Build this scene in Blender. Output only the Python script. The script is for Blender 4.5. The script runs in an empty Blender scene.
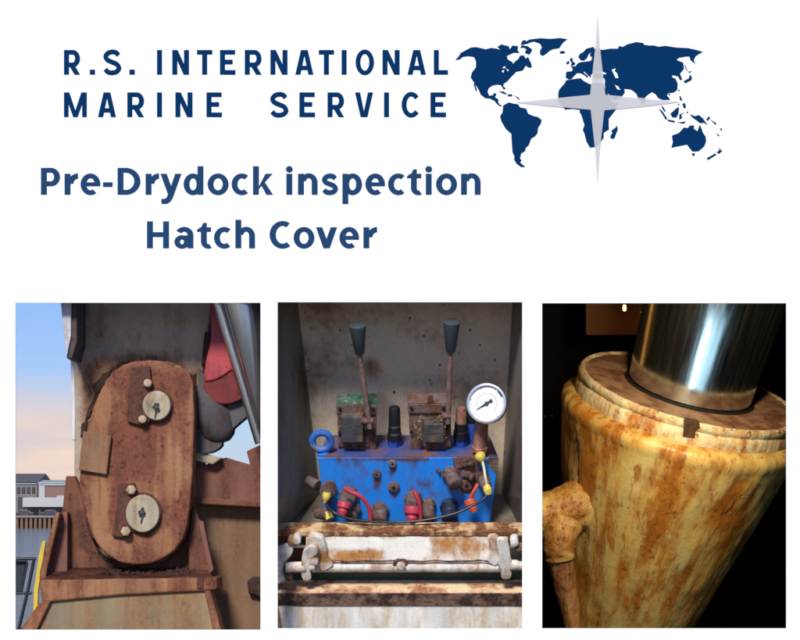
import bpy, bmesh, math, random
from mathutils import Vector, Matrix, noise
random.seed(7)
scene = bpy.context.scene
R = math.radians
# ------------------------------------------------------------------ camera, sky, sun, exposure
S = 0.003            # metres per unit of the board's layout grid
CAMD = 6.0           # camera to board
EYE = 5.0            # eye height above the water
HROW = 505.0         # layout row at eye height
cam = bpy.data.cameras.new('camera'); camo = bpy.data.objects.new('camera', cam)
scene.collection.objects.link(camo); scene.camera = camo
camo.location = (0, -CAMD, EYE); camo.rotation_euler = (R(90), 0, 0)
cam.sensor_width = 36; cam.lens = 36 * CAMD / (800 * S)
cam.shift_y = (HROW - 320) / 800
cam.clip_start = 0.05; cam.clip_end = 20000
SUN_DIR = Vector((-0.17, -0.77, 0.60)).normalized()
w = bpy.data.worlds.new('World'); scene.world = w; w.use_nodes = True
nt = w.node_tree; nt.nodes.clear()
def N(tree, kind, **kw):
    n = tree.nodes.new(kind)
    for k, v in kw.items():
        if k.startswith('i_'):
            key = k[2:]
            n.inputs[int(key) if key.isdigit() else key.replace('_', ' ')].default_value = v
        else: setattr(n, k, v)
    return n
sky = N(nt, 'ShaderNodeTexSky', sky_type='NISHITA', sun_disc=False)
sky.sun_elevation = math.asin(SUN_DIR.z); sky.sun_rotation = math.atan2(SUN_DIR.x, SUN_DIR.y)
sky.air_density = 1.0; sky.dust_density = 0.25; sky.ozone_density = 2.0
tc = N(nt, 'ShaderNodeTexCoord'); sep = N(nt, 'ShaderNodeSeparateXYZ')
nt.links.new(tc.outputs['Generated'], sep.inputs[0])
mp = N(nt, 'ShaderNodeMapping'); mp.inputs['Scale'].default_value = (9, 9, 60)
nt.links.new(tc.outputs['Generated'], mp.inputs[0])
cn = N(nt, 'ShaderNodeTexNoise', i_Scale=1.0, i_Detail=6.0, i_Roughness=0.55)
nt.links.new(mp.outputs[0], cn.inputs['Vector'])
ma = N(nt, 'ShaderNodeMath', operation='MULTIPLY_ADD'); ma.inputs[1].default_value = 0.05
nt.links.new(cn.outputs['Fac'], ma.inputs[0]); nt.links.new(sep.outputs['Z'], ma.inputs[2])
mr = N(nt, 'ShaderNodeMapRange', interpolation_type='SMOOTHSTEP')
mr.inputs['From Min'].default_value = 0.094; mr.inputs['From Max'].default_value = 0.062
nt.links.new(ma.outputs[0], mr.inputs['Value'])
cr = N(nt, 'ShaderNodeValToRGB'); e = cr.color_ramp.elements
e[0].position = 0.36; e[0].color = (4.9, 4.5, 5.0, 1); e[1].position = 0.66; e[1].color = (6.9, 5.3, 4.2, 1)
nt.links.new(cn.outputs['Fac'], cr.inputs[0])
tint = N(nt, 'ShaderNodeMix', data_type='RGBA', blend_type='MULTIPLY', i_0=1.0); tint.inputs[7].default_value = (0.44, 0.53, 0.84, 1)
nt.links.new(sky.outputs[0], tint.inputs[6])
mz = N(nt, 'ShaderNodeMapRange', interpolation_type='SMOOTHSTEP'); mz.inputs['From Min'].default_value = -0.095; mz.inputs['From Max'].default_value = -0.135
nt.links.new(sep.outputs['X'], mz.inputs['Value'])
mm = N(nt, 'ShaderNodeMath', operation='MULTIPLY'); nt.links.new(mr.outputs[0], mm.inputs[0]); nt.links.new(mz.outputs[0], mm.inputs[1])
mx = N(nt, 'ShaderNodeMix', data_type='RGBA')
nt.links.new(mm.outputs[0], mx.inputs[0]); nt.links.new(tint.outputs[2], mx.inputs[6]); nt.links.new(cr.outputs[0], mx.inputs[7])
bg = N(nt, 'ShaderNodeBackground', i_Strength=0.12); wo = N(nt, 'ShaderNodeOutputWorld')
nt.links.new(mx.outputs[2], bg.inputs[0]); nt.links.new(bg.outputs[0], wo.inputs[0])
sl = bpy.data.lights.new('sun', 'SUN'); sl.energy = 3.5; sl.angle = R(12); sl.color = (1.0, 0.955, 0.89)
so = bpy.data.objects.new('sun', sl); scene.collection.objects.link(so)
so.rotation_euler = SUN_DIR.to_track_quat('Z', 'Y').to_euler(); so.location = (-3, -10, 15)
def area(name, loc, target, sx, sy, power, col):
    l = bpy.data.lights.new(name, 'AREA'); l.shape = 'RECTANGLE'; l.size = sx; l.size_y = sy; l.energy = power; l.color = col
    o = bpy.data.objects.new(name, l); scene.collection.objects.link(o); o.location = loc
    o.rotation_euler = (Vector(target) - Vector(loc)).to_track_quat('-Z', 'Y').to_euler()
    return o
def at(px, py, d=0.0):
    k = (CAMD + d) / CAMD
    return Vector(((px - 400) * S * k, d, EYE + (HROW - py) * S * k))
# torch in the dark enclosure; light strips added for the rod's streaks
D3 = 2.0
key = at(640, 268, 0.9)
area('torch', at(700, 284, 0.40), at(672, 440, D3), 0.16, 0.16, 34, (1.0, 0.80, 0.46))
def strip(name, a, b_, target, wd, power, col):
    a, b_, target = Vector(a), Vector(b_), Vector(target); c = (a + b_) / 2; y = (b_ - a).normalized(); z = -((target - c) - y * (target - c).dot(y)).normalized(); x = y.cross(z)
    l = bpy.data.lights.new(name, 'AREA'); l.shape = 'RECTANGLE'; l.size = wd; l.size_y = (b_ - a).length; l.energy = power; l.color = col
    o = bpy.data.objects.new(name, l); scene.collection.objects.link(o); o.matrix_world = Matrix((x, y, z)).transposed().to_4x4(); o.location = c
strip('rod_streak_light', (0.60, 0.3, 4.04), (0.76, 0.3, 4.58), (1.2, 1.5, 5.4), 0.10, 1.5, (0.86, 0.97, 1.0))  # unseen strip added for the white streak on the rod
strip('rod_streak_light_warm', (0.94, 0.3, 4.04), (1.08, 0.3, 4.58), (1.2, 1.5, 5.4), 0.045, 0.075, (1.0, 0.86, 0.66))  # added for a thin warm streak beside the white one
strip('rod_teal_sheen_light', (0.92, 0.28, 4.05), (1.05, 0.28, 4.57), (1.2, 1.5, 5.4), 1.05, 2.6, (0.50, 0.82, 1.0))  # unseen panel added for the teal sheen on the chrome
strip('rod_amber_streak_light', (0.43, 2.22, 5.30), (0.43, 2.18, 5.85), (0.98, 1.75, 5.45), 0.016, 0.12, (1.0, 0.42, 0.08))  # unseen strip added for the orange streak at the rod's left edge
vs = scene.view_settings; vs.view_transform = 'Standard'; vs.look = 'None'; vs.exposure = 0.18; vs.gamma = 1; vs.use_curve_mapping = False

# ------------------------------------------------------------------ helpers
C = scene.collection
class MB:
    def __init__(self): self.v = []; self.f = []
    def add(self, vs, fs):
        b = len(self.v); self.v += [Vector(p) for p in vs]; self.f += [tuple(b + i for i in f) for f in fs]; return self
    def prism(self, front, back):
        n = len(front)
        return self.add(list(front) + list(back), [tuple(range(n)), tuple(range(2 * n - 1, n - 1, -1))] + [((i + 1) % n, i, n + i, n + (i + 1) % n) for i in range(n)])
    def box(self, c, hx, hy, hz, M=None):
        M = M or Matrix.Identity(3); c = Vector(c)
        p = lambda x, y, z: c + M @ Vector((x * hx, y * hy, z * hz))
        return self.prism([p(-1, -1, -1), p(1, -1, -1), p(1, -1, 1), p(-1, -1, 1)], [p(-1, 1, -1), p(1, 1, -1), p(1, 1, 1), p(-1, 1, 1)])
    def loft(self, rings, cap=True):
        n = len(rings[0]); fs = []
        for r in range(len(rings) - 1):
            for i in range(n): fs.append((r * n + i, r * n + (i + 1) % n, (r + 1) * n + (i + 1) % n, (r + 1) * n + i))
        if cap: fs.append(tuple(range(n - 1, -1, -1))); fs.append(tuple((len(rings) - 1) * n + i for i in range(n)))
        return self.add([p for r in rings for p in r], fs)
    def tube(self, path, rad, n=16, wob=0.0):
        path = [Vector(p) for p in path]; m = len(path)
        rad = rad if isinstance(rad, (list, tuple)) else [rad] * m
        rings = []; up = None
        for i, p in enumerate(path):
            t = (path[min(i + 1, m - 1)] - path[max(i - 1, 0)]).normalized()
            if up is None: up = t.orthogonal().normalized()
            up = (up - t * up.dot(t)).normalized(); sd = t.cross(up)
            ring = []
            for k in range(n):
                a = 2 * math.pi * k / n; q = up * math.cos(a) + sd * math.sin(a); r = rad[i]
                if wob: r *= 1 + wob * noise.noise((p + q * r) * 45)
                ring.append(p + q * r)
            rings.append(ring)
        return self.loft(rings)
    def build(self, name, mat, parent=None, bevel=0.0, smooth=None, label=None):
        me = bpy.data.meshes.new(name)
        off = world_loc(parent) if parent is not None else Vector()
        me.from_pydata([tuple(p - off) for p in self.v], [], self.f)
        bm = bmesh.new(); bm.from_mesh(me); bmesh.ops.recalc_face_normals(bm, faces=bm.faces); bm.to_mesh(me); bm.free()
        me.materials.append(mat)
        if smooth is not None:
            for p in me.polygons: p.use_smooth = True
            me.set_sharp_from_angle(angle=R(smooth))
        o = bpy.data.objects.new(name, me); C.objects.link(o)
        if parent is not None: o.parent = parent
        if bevel:
            b = o.modifiers.new('bevel', 'BEVEL'); b.width = bevel; b.segments = 2; b.limit_method = 'ANGLE'; b.angle_limit = R(35)
        if label: o['label'] = label
        return o
def world_loc(o):
    p = Vector()
    while o is not None: p += o.location; o = o.parent
    return p
def thing(name, label, cat, loc, group=None):
    o = bpy.data.objects.new(name, None); C.objects.link(o); o.location = loc; o.empty_display_size = 0.05
    o['label'] = label; o['category'] = cat
    if group: o['group'] = group
    return o
def tag(o, label, cat, group=None):
    o['label'] = label; o['category'] = cat
    if group: o['group'] = group
    return o
def struct(o): o['kind'] = 'structure'; return o
def outl(pts, d0, thick, jit=0.0):
    f = [at(x + random.uniform(-jit, jit), y + random.uniform(-jit, jit), d0) for x, y in pts]
    return f, [p + Vector((0, thick, 0)) for p in f]
def lin(r, g, b): return tuple(((c / 255) / 12.92 if c / 255 <= 0.04045 else ((c / 255 + 0.055) / 1.055) ** 2.4) for c in (r, g, b)) + (1,)

# ------------------------------------------------------------------ materials
def newmat(name):
    m = bpy.data.materials.new(name); m.use_nodes = True; t = m.node_tree
    return m, t, t.nodes['Principled BSDF']
def plain(name, col, rough=0.6, metal=0.0, var=0.12, scale=30, bump=0.05, spec=0.4, bscale=None):
    m, t, b = newmat(name); L = t.links.new
    tcn = N(t, 'ShaderNodeTexCoord'); no = N(t, 'ShaderNodeTexNoise', i_Scale=scale, i_Detail=5.0)
    L(tcn.outputs['Object'], no.inputs['Vector'])
    mxx = N(t, 'ShaderNodeMix', data_type='RGBA')
    mxx.inputs[6].default_value = tuple(c * (1 - var) for c in col[:3]) + (1,); mxx.inputs[7].default_value = tuple(min(1, c * (1 + var)) for c in col[:3]) + (1,)
    L(no.outputs['Fac'], mxx.inputs[0]); L(mxx.outputs[2], b.inputs['Base Color'])
    b.inputs['Roughness'].default_value = rough; b.inputs['Metallic'].default_value = metal; b.inputs['Specular IOR Level'].default_value = spec
    if bump:
        n2 = N(t, 'ShaderNodeTexNoise', i_Scale=bscale or scale * 4, i_Detail=4.0); L(tcn.outputs['Object'], n2.inputs['Vector'])
        bu = N(t, 'ShaderNodeBump', i_Strength=bump, i_Distance=0.01); L(n2.outputs['Fac'], bu.inputs['Height']); L(bu.outputs[0], b.inputs['Normal'])
    return m
def rusty(name, base, r1, r2, amt=0.5, scale=5, streak=0.5, rough=0.75, bump=0.4, base2=None, soft=0.12, stretch=0.1, crack=0.0, seed=0, metal=0.0, fine=60, spots=(), edge=0.0, wrinkle=0.0, chip=0.7, run=0.0, runscale=55):
    """Paint over rust: large blotches plus run-down streaks, with grain and relief."""
    m, t, b = newmat(name); L = t.links.new
    tcn = N(t, 'ShaderNodeTexCoord')
    def mapped(sc):
        q = N(t, 'ShaderNodeMapping'); q.inputs['Scale'].default_value = sc; q.inputs['Location'].default_value = (seed * 1.7, seed * 0.9, seed * 2.3)
        L(tcn.outputs['Object'], q.inputs[0]); return q.outputs[0]
    n1 = N(t, 'ShaderNodeTexNoise', i_Scale=scale, i_Detail=9.0, i_Roughness=0.62); L(mapped((1, 1, 1)), n1.inputs['Vector'])
    n2 = N(t, 'ShaderNodeTexNoise', i_Scale=scale * 5, i_Detail=4.0, i_Roughness=0.55); L(mapped((1, 1, stretch)), n2.inputs['Vector'])
    n3 = N(t, 'ShaderNodeTexNoise', i_Scale=fine, i_Detail=6.0, i_Roughness=0.7); L(mapped((1, 1, 1)), n3.inputs['Vector'])
    n4 = N(t, 'ShaderNodeTexNoise', i_Scale=scale * 2.2, i_Detail=5.0); L(mapped((1.3, 1, 0.5)), n4.inputs['Vector'])
    mixf = N(t, 'ShaderNodeMix', data_type='FLOAT', i_0=streak); L(n1.outputs['Fac'], mixf.inputs[2]); L(n2.outputs['Fac'], mixf.inputs[3])
    addf = N(t, 'ShaderNodeMath', operation='MULTIPLY_ADD'); addf.inputs[1].default_value = 0.16; L(n3.outputs['Fac'], addf.inputs[0]); L(mixf.outputs[0], addf.inputs[2])
    c = 0.58 + (0.5 - amt) * 0.34
    mrr = N(t, 'ShaderNodeMapRange', interpolation_type='SMOOTHSTEP'); mrr.inputs['From Min'].default_value = c - soft; mrr.inputs['From Max'].default_value = c + soft
    facs = addf.outputs[0]
    for (sx, sy, sz), (rx, ry, rz), wt in spots:
        q = N(t, 'ShaderNodeVectorMath', operation='SUBTRACT'); q.inputs[1].default_value = (sx, sy, sz); L(tcn.outputs['Object'], q.inputs[0])
        q2 = N(t, 'ShaderNodeVectorMath', operation='MULTIPLY'); q2.inputs[1].default_value = (1 / rx, 1 / ry, 1 / rz); L(q.outputs[0], q2.inputs[0])
        q3 = N(t, 'ShaderNodeVectorMath', operation='LENGTH'); L(q2.outputs[0], q3.inputs[0])
        q4 = N(t, 'ShaderNodeMapRange', interpolation_type='SMOOTHSTEP'); q4.inputs['From Min'].default_value = 1.25; q4.inputs['From Max'].default_value = 0.25; q4.inputs['To Max'].default_value = wt; L(q3.outputs['Value'], q4.inputs['Value'])
        q5 = N(t, 'ShaderNodeMath', operation='ADD'); L(facs, q5.inputs[0]); L(q4.outputs[0], q5.inputs[1]); facs = q5.outputs[0]
    if edge:
        bv = N(t, 'ShaderNodeBevel', samples=4, i_Radius=0.010); ge = N(t, 'ShaderNodeNewGeometry')
        dt = N(t, 'ShaderNodeVectorMath', operation='DOT_PRODUCT'); L(bv.outputs[0], dt.inputs[0]); L(ge.outputs['Normal'], dt.inputs[1])
        q4 = N(t, 'ShaderNodeMapRange'); q4.inputs['From Min'].default_value = 1.0; q4.inputs['From Max'].default_value = 0.75; q4.inputs['To Max'].default_value = edge; L(dt.outputs['Value'], q4.inputs['Value'])
        q5 = N(t, 'ShaderNodeMath', operation='ADD'); L(facs, q5.inputs[0]); L(q4.outputs[0], q5.inputs[1]); facs = q5.outputs[0]
    L(facs, mrr.inputs['Value'])
    pb = N(t, 'ShaderNodeMix', data_type='RGBA'); pb.inputs[6].default_value = base; pb.inputs[7].default_value = base2 or tuple(x * 0.72 for x in base[:3]) + (1,)
    mr2 = N(t, 'ShaderNodeMapRange'); mr2.inputs['From Min'].default_value = 0.35; mr2.inputs['From Max'].default_value = 0.68; L(n4.outputs['Fac'], mr2.inputs['Value']); L(mr2.outputs[0], pb.inputs[0])
    rb = N(t, 'ShaderNodeMix', data_type='RGBA'); rb.inputs[6].default_value = r1; rb.inputs[7].default_value = r2
    mr3 = N(t, 'ShaderNodeMapRange'); mr3.inputs['From Min'].default_value = 0.38; mr3.inputs['From Max'].default_value = 0.64; L(n3.outputs['Fac'], mr3.inputs['Value'])
    ad = N(t, 'ShaderNodeMix', data_type='FLOAT', i_0=0.5); L(mr3.outputs[0], ad.inputs[2]); L(mr2.outputs[0], ad.inputs[3]); L(ad.outputs[0], rb.inputs[0])
    cm = N(t, 'ShaderNodeMix', data_type='RGBA'); L(mrr.outputs[0], cm.inputs[0]); L(pb.outputs[2], cm.inputs[6]); L(rb.outputs[2], cm.inputs[7])
    out = cm.outputs[2]; h = n3.outputs['Fac']
    if run:      # thin rust runs
        rn = N(t, 'ShaderNodeTexNoise', i_Scale=runscale, i_Detail=3.0, i_Roughness=0.6, i_Distortion=0.25); L(mapped((1, 1, 0.022)), rn.inputs['Vector'])
        r4 = N(t, 'ShaderNodeMath', operation='MULTIPLY_ADD'); r4.inputs[1].default_value = 0.28; L(n1.outputs['Fac'], r4.inputs[0]); L(rn.outputs['Fac'], r4.inputs[2])
        rq = N(t, 'ShaderNodeMapRange', interpolation_type='SMOOTHSTEP'); rq.inputs['From Min'].default_value = 0.665; rq.inputs['From Max'].default_value = 0.80; rq.inputs['To Max'].default_value = run; L(r4.outputs[0], rq.inputs['Value'])
        r5 = N(t, 'ShaderNodeMix', data_type='RGBA'); L(rq.outputs[0], r5.inputs[0]); L(out, r5.inputs[6]); L(rb.outputs[2], r5.inputs[7]); out = r5.outputs[2]
    if chip:     # small crisp chips and pits, denser where it rusts
        kn = N(t, 'ShaderNodeTexNoise', i_Scale=max(38.0, scale * 7), i_Detail=8.0, i_Roughness=0.72); L(mapped((1.1, 1, 0.8)), kn.inputs['Vector'])
        kk = N(t, 'ShaderNodeMath', operation='MULTIPLY_ADD'); kk.inputs[1].default_value = 0.085; L(mrr.outputs[0], kk.inputs[0]); L(kn.outputs['Fac'], kk.inputs[2])
        kq = N(t, 'ShaderNodeMapRange'); kq.inputs['From Min'].default_value = 0.655; kq.inputs['From Max'].default_value = 0.685; kq.inputs['To Max'].default_value = chip; L(kk.outputs[0], kq.inputs['Value'])
        k5 = N(t, 'ShaderNodeMix', data_type='RGBA'); L(kq.outputs[0], k5.inputs[0]); L(out, k5.inputs[6]); k5.inputs[7].default_value = tuple(min(a_, b9) * 0.7 for a_, b9 in zip(r1[:3], r2[:3])) + (1,); out = k5.outputs[2]
        k6 = N(t, 'ShaderNodeMath', operation='MULTIPLY_ADD'); k6.inputs[1].default_value = -0.7; L(kq.outputs[0], k6.inputs[0]); L(h, k6.inputs[2]); h = k6.outputs[0]
        gn_ = N(t, 'ShaderNodeTexNoise', i_Scale=fine * 3.0, i_Detail=3.0, i_Roughness=0.7); L(mapped((1, 1, 1)), gn_.inputs['Vector'])
        gq = N(t, 'ShaderNodeMapRange'); gq.inputs['From Min'].default_value = 0.3; gq.inputs['From Max'].default_value = 0.7; gq.inputs['To Min'].default_value = 0.90; gq.inputs['To Max'].default_value = 1.12; L(gn_.outputs['Fac'], gq.inputs['Value'])
        g5 = N(t, 'ShaderNodeVectorMath', operation='SCALE'); L(out, g5.inputs[0]); L(gq.outputs[0], g5.inputs['Scale']); out = g5.outputs[0]
    hh = N(t, 'ShaderNodeMath', operation='MULTIPLY_ADD'); hh.inputs[1].default_value = -0.6; L(mrr.outputs[0], hh.inputs[0]); L(h, hh.inputs[2]); h = hh.outputs[0]
    if wrinkle:
        wn = N(t, 'ShaderNodeTexNoise', i_Scale=30.0, i_Detail=5.0, i_Roughness=0.6, i_Distortion=1.2); L(mapped((1, 1, 0.28)), wn.inputs['Vector'])
        wh_ = N(t, 'ShaderNodeMath', operation='MULTIPLY_ADD'); wh_.inputs[1].default_value = wrinkle; L(wn.outputs['Fac'], wh_.inputs[0]); L(h, wh_.inputs[2]); h = wh_.outputs[0]
    if crack:
        wv = N(t, 'ShaderNodeTexNoise', i_Scale=14.0, i_Detail=3.0); L(mapped((1, 1, 1)), wv.inputs['Vector'])
        va = N(t, 'ShaderNodeVectorMath', operation='MULTIPLY_ADD'); va.inputs[1].default_value = (0.12, 0.12, 0.12)
        L(wv.outputs['Color'], va.inputs[0]); L(mapped((1, 1, 0.55)), va.inputs[2])
        vo = N(t, 'ShaderNodeTexVoronoi', feature='DISTANCE_TO_EDGE', i_Scale=crack); L(va.outputs[0], vo.inputs['Vector'])
        cf = N(t, 'ShaderNodeMapRange'); cf.inputs['From Min'].default_value = 0.0; cf.inputs['From Max'].default_value = 0.05; cf.inputs['To Min'].default_value = 1; cf.inputs['To Max'].default_value = 0
        L(vo.outputs['Distance'], cf.inputs['Value'])
        gt = N(t, 'ShaderNodeMath', operation='MULTIPLY'); L(cf.outputs[0], gt.inputs[0]); L(mr2.outputs[0], gt.inputs[1])
        gt2 = N(t, 'ShaderNodeMath', operation='MULTIPLY'); gt2.inputs[1].default_value = 0.25; L(gt.outputs[0], gt2.inputs[0])
        c2 = N(t, 'ShaderNodeMix', data_type='RGBA'); L(gt2.outputs[0], c2.inputs[0]); L(out, c2.inputs[6]); c2.inputs[7].default_value = tuple(x * 0.5 for x in r2[:3]) + (1,); out = c2.outputs[2]
        h2 = N(t, 'ShaderNodeMath', operation='MULTIPLY_ADD'); h2.inputs[1].default_value = -0.35; L(gt.outputs[0], h2.inputs[0]); L(h, h2.inputs[2]); h = h2.outputs[0]
    L(out, b.inputs['Base Color'])
    b.inputs['Roughness'].default_value = rough; b.inputs['Metallic'].default_value = metal; b.inputs['Specular IOR Level'].default_value = 0.35
    bu = N(t, 'ShaderNodeBump', i_Strength=bump, i_Distance=0.006); L(h, bu.inputs['Height']); L(bu.outputs[0], b.inputs['Normal'])
    return m
M = {}
def spot(px, py, rx, ry, wt, origin, d=.1): c = at(px, py, d) - Vector(origin); return (tuple(c), (rx * S, 9.0, ry * S), wt)
BRO = Vector((at(130, 600, .2).x, .2, EYE - 1.0)); LKO = at(135, 566, .15); COO = Vector((at(140, 560, .3).x, .4, EYE - 1.0))
M['board'] = plain('white_board', (0.90, 0.90, 0.90, 1), rough=0.9, var=0.006, scale=4, bump=0.0, spec=0.05)
M['navy'] = plain('navy_vinyl', lin(9, 50, 92), rough=0.8, var=0.05, scale=20, bump=0.0, spec=0.0)
M['blue_heading'] = plain('slate_blue_vinyl', lin(35, 67, 102), rough=0.8, var=0.03, scale=20, bump=0.0, spec=0.0)
def star_mat():
    m, t, b = newmat('translucent_grey'); L = t.links.new
    b.inputs['Base Color'].default_value = (0.70, 0.70, 0.70, 1); b.inputs['Roughness'].default_value = 0.6; b.inputs['Specular IOR Level'].default_value = 0.05
    tr = N(t, 'ShaderNodeBsdfTransparent'); ms = N(t, 'ShaderNodeMixShader', i_0=0.5)
    L(b.outputs[0], ms.inputs[1]); L(tr.outputs[0], ms.inputs[2]); L(ms.outputs[0], t.nodes['Material Output'].inputs[0]); return m
M['star'] = star_mat()
RUST_D = (0.085, 0.028, 0.014, 1); RUST_O = (0.30, 0.105, 0.035, 1); RUST_R = (0.17, 0.050, 0.028, 1)
M['column'] = rusty('taupe_column_paint', (0.50, 0.39, 0.27, 1), (0.30, 0.16, 0.08, 1), (0.13, 0.055, 0.028, 1), amt=0.30, scale=2.5, base2=(0.40, 0.335, 0.255, 1), streak=0.3, bump=0.15, spots=[spot(140, 372, 62, 22, .20, COO, .24), spot(92, 400, 12, 40, .16, COO, .24), spot(198, 400, 8, 50, .18, COO, .24)])
M['link'] = rusty('orange_rusty_paint', (0.36, 0.185, 0.088, 1), (0.24, 0.074, 0.037, 1), (0.10, 0.033, 0.02, 1), amt=0.54, scale=6, base2=(0.31, 0.135, 0.056, 1), streak=0.35, bump=0.55, soft=0.11, stretch=0.14, edge=0.24, fine=85, run=0.5, runscale=60, spots=[spot(168, 385, 26, 22, .14, LKO), spot(128, 455, 26, 48, .13, LKO), spot(150, 440, 10, 60, .06, LKO), spot(122, 512, 17, 34, .16, LKO), spot(138, 400, 18, 34, .14, LKO), spot(100, 400, 14, 26, -.14, LKO), spot(98, 500, 14, 34, -.12, LKO), spot(165, 545, 16, 16, -.12, LKO), spot(175, 470, 14, 40, -.10, LKO), spot(186, 505, 10, 34, .10, LKO)])
M['keeper'] = rusty('dark_red_rust', (0.125, 0.050, 0.036, 1), (0.05, 0.02, 0.014, 1), (0.17, 0.06, 0.03, 1), amt=0.5, scale=14, streak=0.3, bump=1.0, edge=0.2)
M['bracket'] = rusty('brown_red_rust_and_shade', (0.24, 0.090, 0.048, 1), (0.065, 0.024, 0.015, 1), (0.20, 0.075, 0.035, 1), amt=0.5, scale=6, streak=0.5, bump=0.6, edge=0.15, spots=[spot(x, y, 16, 14, .24, BRO, .2) for x, y in ((86, 522), (92, 540), (104, 556), (122, 566), (142, 569), (162, 566), (178, 556), (188, 538))])  # spots along the link's lower arc: rust and the link's shadow painted together
M['ledge'] = rusty('tan_rusty_ledge', (0.38, 0.185, 0.085, 1), (0.24, 0.078, 0.032, 1), (0.10, 0.032, 0.018, 1), amt=0.5, scale=4, streak=0.5, bump=0.5, stretch=0.2, edge=0.24, run=0.6)
M['ledgetop'] = rusty('wet_dark_rust', (0.15, 0.055, 0.03, 1), (0.055, 0.02, 0.013, 1), (0.025, 0.012, 0.01, 1), amt=0.55, scale=9, streak=0.1, bump=0.9, rough=0.45)
M['scale'] = rusty('black_rust_scale', (0.045, 0.022, 0.016, 1), (0.02, 0.012, 0.01, 1), (0.11, 0.045, 0.022, 1), amt=0.5, scale=18, bump=1.0)
M['olive'] = rusty('olive_tan_paint', (0.33, 0.235, 0.12, 1), (0.30, 0.14, 0.05, 1), (0.15, 0.06, 0.022, 1), amt=0.40, scale=3, streak=0.85, base2=(0.20, 0.17, 0.11, 1), bump=0.12, stretch=0.05, soft=0.2)
M['bulkhead'] = rusty('brown_tan_paint', (0.27, 0.165, 0.088, 1), (0.19, 0.088, 0.04, 1), (0.09, 0.036, 0.018, 1), amt=0.42, scale=2.5, streak=0.75, bump=0.12, soft=0.22, stretch=0.06)
M['beam'] = rusty('mauve_red_paint', (0.235, 0.098, 0.068, 1), (0.17, 0.058, 0.036, 1), RUST_D, amt=0.4, scale=4, bump=0.25)
M['pin'] = rusty('cream_pin_paint', (0.47, 0.40, 0.27, 1), (0.30, 0.16, 0.06, 1), (0.12, 0.08, 0.05, 1), amt=0.27, scale=10, streak=0.6, bump=0.15)
M['bolt'] = rusty('cream_bolt_paint', (0.55, 0.42, 0.27, 1), RUST_O, RUST_D, amt=0.25, scale=20, bump=0.2)
M['grease'] = plain('black_grease', (0.02, 0.022, 0.028, 1), rough=0.35, var=0.4, scale=120, bump=0.4)
M['red'] = rusty('red_paint', (0.50, 0.055, 0.06, 1), (0.26, 0.03, 0.03, 1), (0.12, 0.02, 0.02, 1), amt=0.30, scale=5, bump=0.1, base2=(0.42, 0.06, 0.065, 1), rough=0.5)
M['darksteel'] = rusty('blue_grey_steel', (0.10, 0.095, 0.10, 1), (0.10, 0.05, 0.03, 1), (0.05, 0.03, 0.03, 1), amt=0.4, scale=6, bump=0.3)
M['palesteel'] = rusty('pale_grey_and_lit_edge', (0.72, 0.72, 0.76, 1), (0.5, 0.42, 0.36, 1), (0.2, 0.14, 0.1, 1), amt=0.2, scale=5, bump=0.1)
M['ram'] = plain('grey_chromed_ram', (0.70, 0.69, 0.67, 1), rough=0.24, metal=1.0, var=0.15, scale=8, bump=0.03)
M['yellow'] = plain('yellow_paint', (0.72, 0.52, 0.06, 1), rough=0.55, var=0.12)
M['blackpaint'] = plain('black_navy_paint', (0.022, 0.028, 0.042, 1), rough=0.5)
# ------------------------------------------------------------------ setting: water, quay ground, deck
sea_m, t, b = newmat('harbour_water')
b.inputs['Base Color'].default_value = (0.16, 0.155, 0.11, 1); b.inputs['Roughness'].default_value = 0.12; b.inputs['IOR'].default_value = 1.33
tcn = N(t, 'ShaderNodeTexCoord'); mq = N(t, 'ShaderNodeMapping'); mq.inputs['Scale'].default_value = (0.45, 0.30, 1); nn = N(t, 'ShaderNodeTexNoise', i_Scale=1.0, i_Detail=6.0, i_Roughness=0.6)
t.links.new(tcn.outputs['Object'], mq.inputs[0]); t.links.new(mq.outputs[0], nn.inputs['Vector'])
bu = N(t, 'ShaderNodeBump', i_Strength=1.0, i_Distance=1.1); t.links.new(nn.outputs['Fac'], bu.inputs['Height']); t.links.new(bu.outputs[0], b.inputs['Normal'])
o = MB().add([(-4000, -4000, 0), (4000, -4000, 0), (4000, 9000, 0), (-4000, 9000, 0)], [(0, 1, 2, 3)]).build('sea', sea_m); struct(o)
QD = 435.0 - CAMD
def far(px, py, d=QD): return at(px, py, d)
qz = far(0, 516.5).z
gm = plain('quay_ground', (0.16, 0.15, 0.135, 1), rough=0.9, scale=0.2, bump=0.0)
o = MB().prism([Vector((-900, QD + 1.5, -2)), Vector((900, QD + 1.5, -2)), Vector((900, QD + 1.5, qz)), Vector((-900, QD + 1.5, qz))],
               [Vector((-900, 4000, -2)), Vector((900, 4000, -2)), Vector((900, 4000, qz)), Vector((-900, 4000, qz))]).build('quay_ground', gm); struct(o)
DECK = EYE - 1.0
dk = plain('deck_paint', (0.075, 0.08, 0.08, 1), rough=0.8, scale=3, bump=0.1)
o = MB().box((0, -1.5, DECK - 0.06), 3.2, 7.0, 0.06).build('deck', dk); struct(o)
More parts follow.
